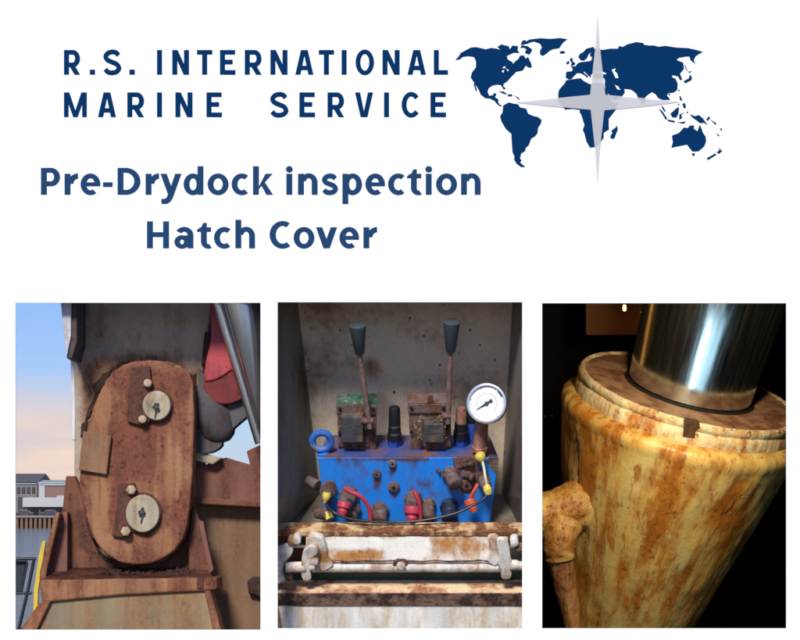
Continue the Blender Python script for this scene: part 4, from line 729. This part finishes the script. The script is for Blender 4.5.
# cartridge valves standing on the block
def cartridge(px, v, label, pieces):
    t_ = thing('cartridge_valve', label, 'valve', pw(px, v, fw), 'cartridge valves on the blue block')
    for nm, h0, h1, r0, r1, mat, n in pieces:
        a, b_ = pw(px, v, fw + h0 * U), pw(px, v, fw + h1 * U); cyl([a, a.lerp(b_, .93), b_], [r0 * U, r1 * U, r1 * .85 * U], nm, mat, t_, n)
cartridge(394.5, .085, 'slim black capped cartridge valve between the lever valves', [('hex_base', 0, 8, 7, 7, M['hexblue'], 6), ('collar', 8, 14, 7.4, 7.4, M['blackcap'], 24), ('ring', 14, 16, 6, 6, M['steelcase'], 24), ('sleeve', 16, 22, 6.6, 6.2, M['blackcap'], 24), ('ring', 22, 24, 6, 6, M['steelcase'], 24), ('cap', 24, 43, 6.2, 5.6, M['blackcap'], 24)])
cartridge(461, .085, 'rust capped cartridge valve on blue hex beside the pressure gauge', [('hex_base', 0, 9, 7, 7, M['hexblue'], 6), ('collar', 9, 17, 7.6, 7.6, M['blackcap'], 24), ('sleeve', 17, 26, 6.6, 6.6, M['blackcap'], 24), ('cap', 26, 42, 5.6, 5.0, M['copper'], 20)])
cartridge(471.5, .115, 'blue elbow valve half hidden behind the pressure gauge', [('body', 0, 22, 6, 6, M['hexblue'], 20), ('cap', 22, 36, 5.4, 5.0, M['blackcap'], 20)])
# pressure gauge
pg = thing('pressure_gauge', 'round white dial pressure gauge in steel case on copper stem', 'gauge', pw(480.5, .02, fw))
gc = fr(487, 403.7, -.015); base = fr(480, 450, .012)
cyl([base, base + VU * 4 * U, base + VU * 5 * U], [8.2 * U, 8.2 * U, 7.2 * U], 'stem_base', M['copper'], pg, 20, .08)
cyl([base + VU * 5 * U, fr(481, 432, .008), fr(482, 421, .004)], [7.4 * U, 6.9 * U, 6.2 * U], 'stem', M['copper'], pg, 20, .04)
GN = (CAM - gc + Vector((-.9, 0, .6))).normalized(); GU = (VU - GN * VU.dot(GN)).normalized(); GR = GU.cross(GN)
def gp(r_, a, z): return gc + (GR * math.sin(R(a)) + GU * math.cos(R(a))) * r_ * U + GN * z
def gring(rs, n=56): return [[gp(r_, 360 * i / n, z) for i in range(n)] for r_, z in rs]
MB().loft(gring([(18.2, -.030), (19.2, -.026), (19.4, .004), (20.2, .008), (20.3, .013), (19.6, .016), (18.0, .0165), (17.4, .013), (17.3, .006)]), cap=False).build('case', M['steelcase'], pg, smooth=45)
MB().loft(gring([(18.1, -.029), (18.1, -.028)])).build('case_back', M['steelcase'], pg)
MB().loft(gring([(17.6, .004), (17.6, .0062)])).build('dial', M['dial'], pg)
mk = MB(); mr_ = MB()
def tick(mb, a, r0, r1, wd): mb.prism([gp(r0, a - wd / r0 * 30, .0068), gp(r0, a + wd / r0 * 30, .0068), gp(r1, a + wd / r1 * 30, .0068), gp(r1, a - wd / r1 * 30, .0068)], [gp(r0, a - wd / r0 * 30, .006), gp(r0, a + wd / r0 * 30, .006), gp(r1, a + wd / r1 * 30, .006), gp(r1, a - wd / r1 * 30, .006)])
for i in range(51):
    a = -135 + 270 * i / 50; tick(mk, a, 15.4 if i % 10 == 0 else 16.2, 17.0, .5 if i % 10 == 0 else .22)
for i in range(36):
    a = -130 + 260 * i / 35; tick(mr_, a, 9.6, 10.2 if i % 5 else 11, .5)
for i in range(24): a = 38 + i * 1.0; tick(mk, a, 15.4, 16.6, .55)
mk.build('scale_marks', M['dialmark'], pg); mr_.build('inner_scale', M['dialred'], pg)
na = 233
nd = [gp(12.2, na, .009), gp(1.2, na + 80, .009), gp(4.4, na + 168, .009), gp(6.2, na + 176, .009), gp(6.2, na + 184, .009), gp(4.4, na + 192, .009), gp(1.2, na - 80, .009)]
ndl = MB().prism(nd, [p - GN * .0012 for p in nd]).build('needle', M['dialmark'], pg)
MB().tube([gp(0, 0, .007), gp(0, 0, .0115)], 1.9 * U, 16).build('hub', M['dialmark'], ndl)
hubp = gp(4.9, na + 180, .0092); MB().tube([hubp - GN * .001, hubp + GN * .001], 1.7 * U, 14).build('counterweight', M['dialmark'], ndl)
# dust caps, straps, cable
def curve(pts, n=40):
    P = [Vector(p) for p in pts]; out = []
    P = [P[0] * 2 - P[1]] + P + [P[-1] * 2 - P[-2]]
    for i in range(1, len(P) - 2):
        for k in range(n // (len(P) - 3) + 1):
            t_ = k / (n // (len(P) - 3) + 1); a, b_, c, d = P[i - 1:i + 3]
            out.append(.5 * ((2 * b_) + (c - a) * t_ + (2 * a - 5 * b_ + 4 * c - d) * t_ ** 2 + (3 * b_ - a - 3 * c + d) * t_ ** 3))
    return out + [P[-2]]
def cap(label, name, x, y, x2, y2, v, r_, mat, strap, smat, sr):
    t_ = thing(name, label, 'dust cap', fr(x2, y2, v), 'rubber dust caps on the valve block')
    a, b_ = fr(x, y, v), fr(x2, y2, v - .02); d = b_ - a
    cyl([a, a + d * .08, a + d * .42, a + d * .5, a + d * .62, a + d * .72, b_], [r_ * .92 * U, r_ * U, r_ * U, r_ * .66 * U, r_ * .66 * U, r_ * .78 * U, r_ * .55 * U], 'cap', mat, t_, 20)
    MB().tube(curve([fr(*p) for p in strap]), sr * U, 10).build('strap', smat, t_, smooth=50); return t_
cap('red dust cap with a long red strap arching over its coupling', 'dust_cap', 344.5, 502, 341.8, 515, -.065, 6.6, M['redcap'], [(344, 487.5, -.075), (350, 491.5, -.08), (360, 496, -.085), (367.5, 505, -.085), (370.2, 514, -.085), (370.5, 523, -.085)], M['redcap'], 2.2)
cap('red dust cap with a short straight strap on the middle coupling', 'dust_cap', 412.5, 506, 411.6, 522, -.075, 7.4, M['redcap'], [(414.2, 490.5, -.08), (416.5, 496, -.088), (419.3, 503, -.092), (420.6, 512, -.092), (420.5, 519, -.09)], M['redcap'], 2.1)
cap('orange red ring cap hanging under the cream strap', 'dust_cap', 469, 499, 474.5, 512, -.045, 6.0, M['orangecap'], [(478, 484, -.04), (474.5, 490, -.05), (471, 497, -.052), (469.5, 502, -.05)], M['orangecap'], 1.9)
yc = thing('dust_cap', 'yellow dust cap with a cream strap at the block corner', 'dust cap', fr(481, 463, -.02), 'rubber dust caps on the valve block')
a = fr(478.5, 452.5, -.02); b_ = fr(482.5, 461.5, -.028); d = b_ - a
cyl([a, a + d * .1, a + d * .35, a + d * .7, b_], [2.2 * U, 4.6 * U, 5.6 * U, 4.8 * U, 2.4 * U], 'cap', M['yellowcap'], yc, 18)
MB().tube(curve([fr(482, 460, -.03), fr(484, 468, -.04), fr(485.5, 478, -.055), fr(487.5, 487, -.06)]), 1.5 * U, 10).build('strap', M['strap'], yc, smooth=50)
cyl([fr(486.5, 485, -.058), fr(487.5, 489, -.064), fr(488.5, 494, -.068)], [3.2 * U, 4.6 * U, 3.4 * U], 'end_boot', M['yellowcap'], yc, 16)
y2 = thing('dust_cap', 'small pale yellow boot on the first coupling over the cable end', 'dust cap', fr(326, 499, -.06), 'rubber dust caps on the valve block')
cyl([fr(327, 492.5, -.052), fr(326.6, 495, -.054), fr(326, 498.5, -.057), fr(325.6, 500.5, -.058)], [3.6 * U, 4.5 * U, 3.6 * U, 2.4 * U], 'cap', M['yellowcap'], y2, 16)
cyl([fr(325.6, 500, -.058), fr(325.4, 503, -.060)], [2.0 * U, 1.7 * U], 'collar', M['strap'], y2, 12)
cbp = curve([fr(325.5, 502, -.06), fr(328, 507.5, -.08), (fr(335, 513, -.10)), fr(347, 518, -.11), fr(370, 521.5, -.115), fr(400, 522.3, -.115), fr(430, 519.3, -.115), fr(455, 513.5, -.11), fr(472, 506, -.10), fr(483, 499.5, -.085), fr(488.5, 493, -.07)], 90)
o = MB().tube(cbp, 1.35 * U, 12).build('cable', M['cable'], smooth=60); tag(o, 'thin black cable sagging across the front of the blue block', 'cable')
# sill under the cabinet
def sbox(x0, x1, yb, yf, ybot, v):
    """box with top-front edge at row yf, top-back edge at row yb, front-bottom edge at row ybot"""
    f = [fr(x0, ybot, v), fr(x1, ybot, v), fr(x1, yf, v), fr(x0, yf, v)]
    w1 = wof(fr(400, yf, v)); dep = 0.0
    while True:
        dep += .002; p = O2W + VB * (v + dep) + VU * w1; row = HROW - (p.z - EYE) / (S * (CAMD + p.y) / CAMD)
        if row <= yb or dep > .6: break
    return f, [p + VB * dep for p in f]
def roughbar(x0, x1, yb, yf, ybot, v, name, mat, parent, amp=.0016, nx=120):
    f, bk = sbox(x0, x1, yb, yf, ybot, v); L_, R_ = (f[0], f[3], bk[3], bk[0]), (f[1], f[2], bk[2], bk[1])
    prof = []
    for i in range(4):
        for k in range(6): prof.append((i, k / 6))
    rings = []
    for j in range(nx + 1):
        t_ = j / nx; ring = []
        for i, k in prof:
            a = L_[i].lerp(L_[(i + 1) % 4], k); b_ = R_[i].lerp(R_[(i + 1) % 4], k); p = a.lerp(b_, t_)
            n_ = noise.fractal(p * 38, 1.0, 2.0, 4); corner = 1.0 if k == 0 else 0
            cen = (L_[0] + L_[2]) / 2; cen = cen.lerp((R_[0] + R_[2]) / 2, t_)
            p = p + (p - cen).normalized() * amp * n_ - (p - cen).normalized() * .003 * corner
            ring.append(p)
        rings.append(ring)
    return MB().loft(rings).build(name, mat, parent, smooth=50)
sl_ = thing('cabinet_sill', 'white and rust stained hinged sill below the cabinet opening', 'sill', fr(400, 640, -.28))
V1 = -.15
roughbar(267, 533, 521.5, 531, 537, V1, 'upper_ledge', M['sillrust'], sl_)
f = [fr(306, 566, V1 - .034), fr(508, 566, V1 - .034), fr(508, 533, V1 + .006), fr(306, 533, V1 + .006)]; bk = [p + VB * .006 for p in f]; MB().prism(f, bk).build('inner_panel', M['whiterust'], sl_)
f, bk = fbox(267, 306, 530, 572, V1 + .045, .006); MB().prism(f, bk).build('end_panel', M['beam'], sl_)
f, bk = fbox(508, 533, 530, 572, V1 + .045, .006); MB().prism(f, bk).build('end_panel', M['whiterust'], sl_)
cyl([fr(x, 567, V1 - .026) for x in range(312, 505, 6)], 5.2 * U, 'hinge_bar', M['whitepaint'], sl_, 24, .04)
MB().tube([fr(x, 561 + 1.2 * noise.noise(Vector((x * .07, 0, 0))), V1 - .036) for x in range(318, 500, 3)], [(.9 + .5 * noise.noise(Vector((x * .2, 3, 0)))) * U for x in range(318, 500, 3)], 8, .3).build('rust_seam', M['sillface'], sl_)
c = fr(401, 567, V1 - .048); cyl([c + VB * .03, c, c - VB * .004], [5 * U, 4.4 * U, 3 * U], 'bolt_head', M['whitepaint'], sl_, 12, .1); cyl([c + VB * .012, c + VB * .009], [7.5 * U, 7.0 * U], 'bolt_rust', M['sillface'], sl_, 16, .3)
f, bk = fbox(267, 533, 566, 584, V1 + .012, .004); MB().prism(f, bk).build('dark_slot', plain('dark_green_slot', (0.02, 0.05, 0.045, 1), rough=.5, var=.5, scale=40), sl_)
V2 = -.215
roughbar(267, 533, 578, 592, 607, V2, 'lower_ledge', M['sillpeach'], sl_, .0014)
f, bk = fbox(267, 533, 593.5, 606.0, V2 - .0042, .004); MB().prism(f, bk).build('ledge_face', M['sillface'], sl_, bevel=.0015)
f = [fr(267, 700, V2 - .07), fr(533, 700, V2 - .07), fr(533, 604, V2 + .001), fr(267, 604, V2 + .001)]; bk = [p + VB * .006 for p in f]; MB().prism(f, bk).build('lower_panel', M['lowerpanel'], sl_)
cyl([fr(282, 606, V2 - .004), fr(288, 636, V2 - .025)], 4 * U, 'drain_pipe', M['whitepaint'], sl_, 14, .1); cyl([fr(277.5, 608, V2 - .006), fr(281, 636, V2 - .027)], 2 * U, 'drain_pipe', M['sillface'], sl_, 10, .1)
# hinge brackets and pins
def hinge(pts, v, dep, mat=None):
    f, bk = fpoly(smooth_outline(pts, 4), v, dep); return MB().prism(f, bk).build('hinge_plate', mat or M['whitepaint'], sl_, bevel=.003)
hinge([(277, 549), (288, 545), (293, 549), (291, 556), (284, 564), (283, 574), (286, 580), (280, 582), (270, 582), (270, 550)], V1 - .068, .02)
hinge([(303, 553), (310, 547), (318, 548), (318, 553), (312, 560), (310, 570), (311, 579), (304, 581), (301, 572)], V1 - .068, .02)
hinge([(308, 538), (322, 538), (326, 548), (328, 558), (333, 566), (318, 572), (310, 560)], V1 - .045, .03, M['whiterust'])
hinge([(497, 541), (505, 540), (509, 546), (510.5, 556), (512, 564), (511, 578), (502, 579), (501, 570), (497, 562), (499, 556)], V1 - .066, .022)
hinge([(488, 539), (499, 539), (500, 556), (496, 566), (487, 560), (492, 550)], V1 - .042, .03, M['whiterust'])
cyl([fr(286, 567, V1 - .055), fr(306, 567, V1 - .055)], 5.6 * U, 'hinge_pin', M['whiterust'], sl_, 20, .08)
cyl([fr(510, 565, V1 - .055), fr(532, 565, V1 - .055)], 5.4 * U, 'hinge_pin', M['whitepaint'], sl_, 20, .06)
for x, y, r_, mt in ((314, 562, 4.2, 'whitepaint'), (312, 568, 3.0, 'whitepaint'), (297, 541.5, 4.0, 'whitepaint'), (291, 543, 3.4, 'flake'), (514.5, 543.5, 4.2, 'whitepaint'), (520, 552, 4.6, 'sillface'), (289, 578, 4.0, 'sillface')):
    c = fr(x, y, V1 - .07); cyl([c + VB * .04, c, c - VB * .003], [r_ * U, r_ * U, r_ * .6 * U], 'hinge_bolt', M[mt], sl_, 14, .12)

# ------------------------------------------------------------------ exhibit three: rusted hydraulic cylinder in a dark enclosure
M['dark'] = plain('near_black_unlit', (0.012, 0.010, 0.009, 1), rough=0.9, var=0.3, spec=0.05, bump=0)  # near black for the unlit background; box added to shut the sun out
zt, zb = EYE + 1.75, DECK + .001
X0, X1, Y1 = at(532, 400).x, 2.6, 4.6
f = lambda pts, nv: (pts, [Vector(p) + Vector(nv) for p in pts])
en = []
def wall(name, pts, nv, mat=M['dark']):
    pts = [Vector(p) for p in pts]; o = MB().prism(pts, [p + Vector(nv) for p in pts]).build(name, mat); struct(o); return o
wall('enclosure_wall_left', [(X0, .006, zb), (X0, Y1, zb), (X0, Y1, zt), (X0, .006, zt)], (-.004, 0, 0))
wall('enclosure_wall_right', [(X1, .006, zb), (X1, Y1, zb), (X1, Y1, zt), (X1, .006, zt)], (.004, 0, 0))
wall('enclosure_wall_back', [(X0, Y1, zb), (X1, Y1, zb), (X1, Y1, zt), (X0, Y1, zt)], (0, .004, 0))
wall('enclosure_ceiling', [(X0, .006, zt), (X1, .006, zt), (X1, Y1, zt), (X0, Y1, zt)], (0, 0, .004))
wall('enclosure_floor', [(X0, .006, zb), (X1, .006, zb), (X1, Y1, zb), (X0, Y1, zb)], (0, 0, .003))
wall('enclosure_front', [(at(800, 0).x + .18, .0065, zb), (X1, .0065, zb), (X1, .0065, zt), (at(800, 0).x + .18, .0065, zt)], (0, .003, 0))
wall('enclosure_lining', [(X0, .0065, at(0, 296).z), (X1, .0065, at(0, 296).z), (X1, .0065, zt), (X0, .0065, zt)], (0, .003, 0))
ROLL, TILT = R(13), R(20)
K3 = S * (CAMD + D3) / CAMD
CY = at(689, 391, D3)
R3 = Matrix.Rotation(ROLL, 4, 'Y') @ Matrix.Rotation(TILT, 4, 'X')
hc = thing('hydraulic_cylinder', 'rust streaked cream hydraulic cylinder with polished chrome rod', 'hydraulic cylinder', CY)
hc.matrix_basis = Matrix.Translation(CY) @ R3
def lathe(prof, n, name, mat, amp=0.0, smooth=50, closed=False, cap=True, wav=None):
    mb = MB(); rings = []
    for r_, z in prof:
        ring = []
        for i in range(n):
            a = 2 * math.pi * i / n; p = Vector((r_ * math.cos(a), r_ * math.sin(a), z)) * K3
            if amp:
                q = Vector((math.cos(a) * 2.2, math.sin(a) * 2.2, z * K3 * 4))
                dsp = noise.fractal(q * 1.6, 1.0, 2.1, 5) * amp + noise.noise(Vector((math.cos(a) * 9, math.sin(a) * 9, z * K3 * 2.2))) * amp * .6
                if wav: dsp += wav(a, r_, z)
                rad = Vector((math.cos(a), math.sin(a), 0)); p += rad * dsp * K3 + Vector((0, 0, noise.noise(q * 4 + Vector((5, 5, 5))) * amp * .5 * K3))
            ring.append(p)
        rings.append(ring)
    off = world_loc(hc)
    mb.loft([[p + off for p in ring] for ring in rings], cap=cap)
    return mb.build(name, mat, hc, smooth=smooth)
def sp3(a, z, wx, wz, wt):
    r_ = 123 + .25 * (z + 30); return ((r_ * math.sin(R(a)) * K3, -r_ * math.cos(R(a)) * K3, z * K3), (wx * K3, 60 * K3, wz * K3), wt)
def barrel_mat():
    m = rusty('yellowed_cream_paint_rust_runs', (0.54, 0.35, 0.095, 1), (0.44, 0.17, 0.02, 1), (0.25, 0.07, 0.014, 1), amt=0.46, scale=3.4, streak=0.68, base2=(0.55, 0.45, 0.19, 1), rough=0.30, bump=0.6, soft=0.12, stretch=0.10, crack=0, wrinkle=0.5, run=0.85, runscale=34, fine=40, edge=0.0, spots=[sp3(-4, -90, 13, 70, .13), sp3(33, -85, 20, 50, .12), sp3(-52, -95, 14, 60, .12), sp3(-25, -90, 16, 60, -.12), sp3(14, -110, 14, 70, -.07), sp3(56, -60, 20, 60, -.08), sp3(-75, -90, 30, 60, -.06)])
    return m
M['barrel'] = barrel_mat()
M['collar'] = rusty('cream_flaking_rim', (0.62, 0.55, 0.36, 1), (0.45, 0.20, 0.045, 1), (0.26, 0.085, 0.02, 1), amt=0.44, scale=6, streak=0.45, base2=(0.50, 0.47, 0.36, 1), rough=0.45, bump=0.8, stretch=0.3, fine=40)
M['topplate'] = rusty('brown_pink_scuffed_plate', (0.31, 0.18, 0.11, 1), (0.19, 0.075, 0.045, 1), (0.12, 0.045, 0.03, 1), amt=0.48, scale=8, streak=0.1, rough=0.55, bump=0.7, soft=0.09, base2=(0.25, 0.15, 0.10, 1))
SL = .25
bp = [(112, -21), (117, -22.5), (121.5, -25.5), (123.6, -30)]
z = -34.0
while z > -330: bp.append((max(20, 123.4 + SL * (z + 30)), z)); z -= 3.0
def weldwave(a, r_, z):
    return (1.0 * math.exp(-((z + 36) / 3) ** 2))
lathe(bp, 220, 'barrel', M['barrel'], 1.2, wav=weldwave)
lathe([(64.5, -2), (65.5, 0), (100, .4), (106, .2)], 160, 'gland_face', M['topplate'], .0, cap=False)
lathe([(104, -1.0), (107.5, 1.2), (110.5, 1.6), (112.3, -.5), (112.6, -4.5), (111.0, -6.6), (110.2, -8.0), (111.2, -9.5), (112.2, -11), (112.4, -19), (112, -22), (108, -24)], 220, 'gland_rim', M['collar'], 1.1, cap=False)
lathe([(62.6, -6), (64.2, -3.0), (66.2, 1.6), (64.6, 2.4), (63.1, 1.6)], 120, 'wiper_seal', M['blackcap'], cap=False)
# chrome rod
def chrome():
    m, t, b = newmat('polished_chrome'); L = t.links.new
    b.inputs['Base Color'].default_value = (0.62, 0.66, 0.68, 1); b.inputs['Metallic'].default_value = 1.0
    tcn = N(t, 'ShaderNodeTexCoord'); q = N(t, 'ShaderNodeMapping'); q.inputs['Scale'].default_value = (70, 70, .6); L(tcn.outputs['Object'], q.inputs[0])
    n = N(t, 'ShaderNodeTexNoise', i_Scale=1.0, i_Detail=5.0); L(q.outputs[0], n.inputs['Vector'])
    mrx = N(t, 'ShaderNodeMapRange'); mrx.inputs['To Min'].default_value = .04; mrx.inputs['To Max'].default_value = .32; L(n.outputs['Fac'], mrx.inputs['Value']); L(mrx.outputs[0], b.inputs['Roughness'])
    b.inputs['Anisotropic'].default_value = 0.5
    tg = N(t, 'ShaderNodeTangent', direction_type='RADIAL', axis='Z'); L(tg.outputs[0], b.inputs['Tangent'])
    bu = N(t, 'ShaderNodeBump', i_Strength=0.04, i_Distance=0.01); L(n.outputs['Fac'], bu.inputs['Height']); L(bu.outputs[0], b.inputs['Normal'])
    return m
lathe([(62, -4), (62.3, 4), (65.5, 50), (69, 100), (76, 200)], 120, 'chrome_rod', chrome(), smooth=60)
# rust plug in the rim slot and weld lumps
def loc3(a, r_, z): return Vector((r_ * math.sin(R(a)), -r_ * math.cos(R(a)), z)) * K3
off = world_loc(hc)
def lump(name, mat, pts, thick, bev):
    fr_ = [loc3(*p) + off for p in pts]; out = [loc3(p[0], p[1] + thick, p[2]) + off for p in pts]
    return MB().prism(out, fr_).build(name, mat, hc, bevel=bev)
lump('slot_plug', rusty('dark_slot_rust', (0.055, 0.026, 0.016, 1), (0.03, 0.012, 0.008, 1), (0.12, 0.05, 0.02, 1), amt=.5, scale=14, bump=1.0), [(-6.4, 102, 1.6), (1.6, 102, 1.8), (2.6, 102, -3), (.8, 102, -6), (1.4, 102, -14), (-4.6, 102, -15.5), (-5.2, 102, -7)], 10.6, .004)
# weld blisters on the rim and a raised scar down the barrel
mb = MB(); off = world_loc(hc)
for a in [(-64 + i * 2.4) for i in range(24)] + [8 + i * 2.6 for i in range(26)]:
    p = loc3(a + random.uniform(-1, 1), random.uniform(109, 112), random.uniform(-1, 1.5)) + off; rr = random.uniform(.9, 2.1) * K3
    mb.tube([p + Vector((0, 0, -rr * .4)), p + Vector((0, 0, rr * .1)), p + Vector((0, 0, rr * .4))], [rr * .8, rr, rr * .4], 8, .3)
mb.build('paint_curl', M['collar'], hc, smooth=60)['kind'] = 'stuff'
def brad(z): return 123.4 + SL * (z + 30)
for path, r_, mat in (([(-62, -44), (-60, -52), (-58, -60), (-57.5, -72), (-57, -90), (-56, -100)], 2.2, 'keeper'), ([(-63, -104), (-62, -98), (-59, -97), (-57, -106), (-55, -118)], 1.6, 'sillface'), ([(34, -62), (31, -70), (30, -80), (25, -92), (23, -104)], 1.5, 'keeper'), ([(42, -48), (38, -55), (37, -61), (32, -68)], 1.8, 'collar')):
    MB().tube(curve([loc3(a, brad(z) - r_ * .75, z) + off for a, z in path], 24), r_ * K3, 8, .5).build('rust_scar', M[mat], hc, smooth=60)
# side port with pipe
sp = thing('pipe_fitting', 'lumpy rusted side port with pipe joining the cream cylinder', 'pipe fitting', at(575, 640, D3 - .1))
M['port'] = rusty('orange_lumpy_paint', (0.54, 0.37, 0.11, 1), (0.40, 0.15, 0.03, 1), (0.20, 0.05, 0.025, 1), amt=0.52, scale=9, streak=0.2, rough=0.3, bump=1.0, fine=50)
def P3(x, y, dd): return at(x, y, D3 + dd)
MB().tube(curve([P3(604, 506, .02), P3(588, 504, .0), P3(574, 505, -.03), P3(560, 508, -.05), P3(540, 513, -.06), P3(492, 522, -.05)], 40), [(23.5 + 3.5 * math.sin(i * .16)) * K3 for i in range(len(curve([(0,0,0)]*6, 40)))], 40, .09).build('port_body', M['port'], sp, smooth=60)
MB().tube(curve([P3(566, 520, -.10), P3(561, 534, -.11), P3(559, 548, -.10), P3(560, 558, -.09)], 24), [(18 - i * .12) * K3 for i in range(len(curve([(0,0,0)]*4, 24)))], 30, .14).build('union_nut', M['port'], sp, smooth=60)
MB().tube(curve([P3(559, 552, -.08), P3(563, 575, -.07), P3(568, 597, -.06), P3(572, 615, -.06), P3(576, 645, -.06)], 30), [(13.5 - i * .15) * K3 for i in range(len(curve([(0,0,0)]*5, 30)))], 24, .10).build('pipe', rusty('brown_pipe_paint', (0.34, 0.17, 0.05, 1), (0.20, 0.06, 0.02, 1), (0.09, 0.03, 0.015, 1), amt=0.55, scale=8, streak=0.6, rough=0.4, bump=0.9), sp, smooth=60)
# brown board, bulb and sparkling studs at the back of the enclosure
o = MB().box((0, 0, 0), .30, .012, .22).build('glow_board', plain('glow_board', (0.11, 0.045, 0.016, 1), rough=.8, scale=6)); c = at(617, 306, 3.6); o.location = c - Vector((-.10, 0, -.10))  # board stands in for the warm glow behind the rod
o.location = Vector((at(616, 300, 3.6).x + .155, 3.6, at(616, 335, 3.6).z + .22)); tag(o, 'plain brown board standing in for the warm glow behind the chrome rod', 'board')
lb = thing('bulb_lamp', 'small glowing warm bulb in the dark beside the chrome rod', 'lamp', at(624.5, 304.5, 3.3))
em, t, b = newmat('warm_bulb'); b.inputs['Base Color'].default_value = (1, .7, .3, 1); b.inputs['Emission Color'].default_value = (1.0, 0.50, 0.12, 1); b.inputs['Emission Strength'].default_value = 5
p = at(624.5, 308, 3.3); MB().tube([p + Vector((0, 0, z)) for z in (-.014, -.011, 0, .011, .016)], [.003, .007, .009, .007, .005], 16).build('bulb', em, lb, smooth=80)
MB().tube([p + Vector((0, 0, .014)), p + Vector((0, 0, .05))], .009, 14).build('socket', M['blackcap'], lb, smooth=60)
pl = bpy.data.lights.new('bulb_light', 'POINT'); pl.energy = 0.9; pl.color = (1, .52, .18); pl.shadow_soft_size = .014; po = bpy.data.objects.new('bulb_light', pl); C.objects.link(po); po.location = p - Vector((0, .05, .02))
for x, y in ((545, 416.5), (552, 416)):
    p = at(x, y, 2.9); o = MB().tube([Vector((0, .02, 0)), Vector((0, 0, 0)), Vector((0, -.004, 0))], [.007, .007, .003], 12).build('stud', M['steelcase'], smooth=40); o.location = p; tag(o, 'tiny shiny steel stud in the dark beside the cream cylinder', 'stud', 'shiny studs in the dark')
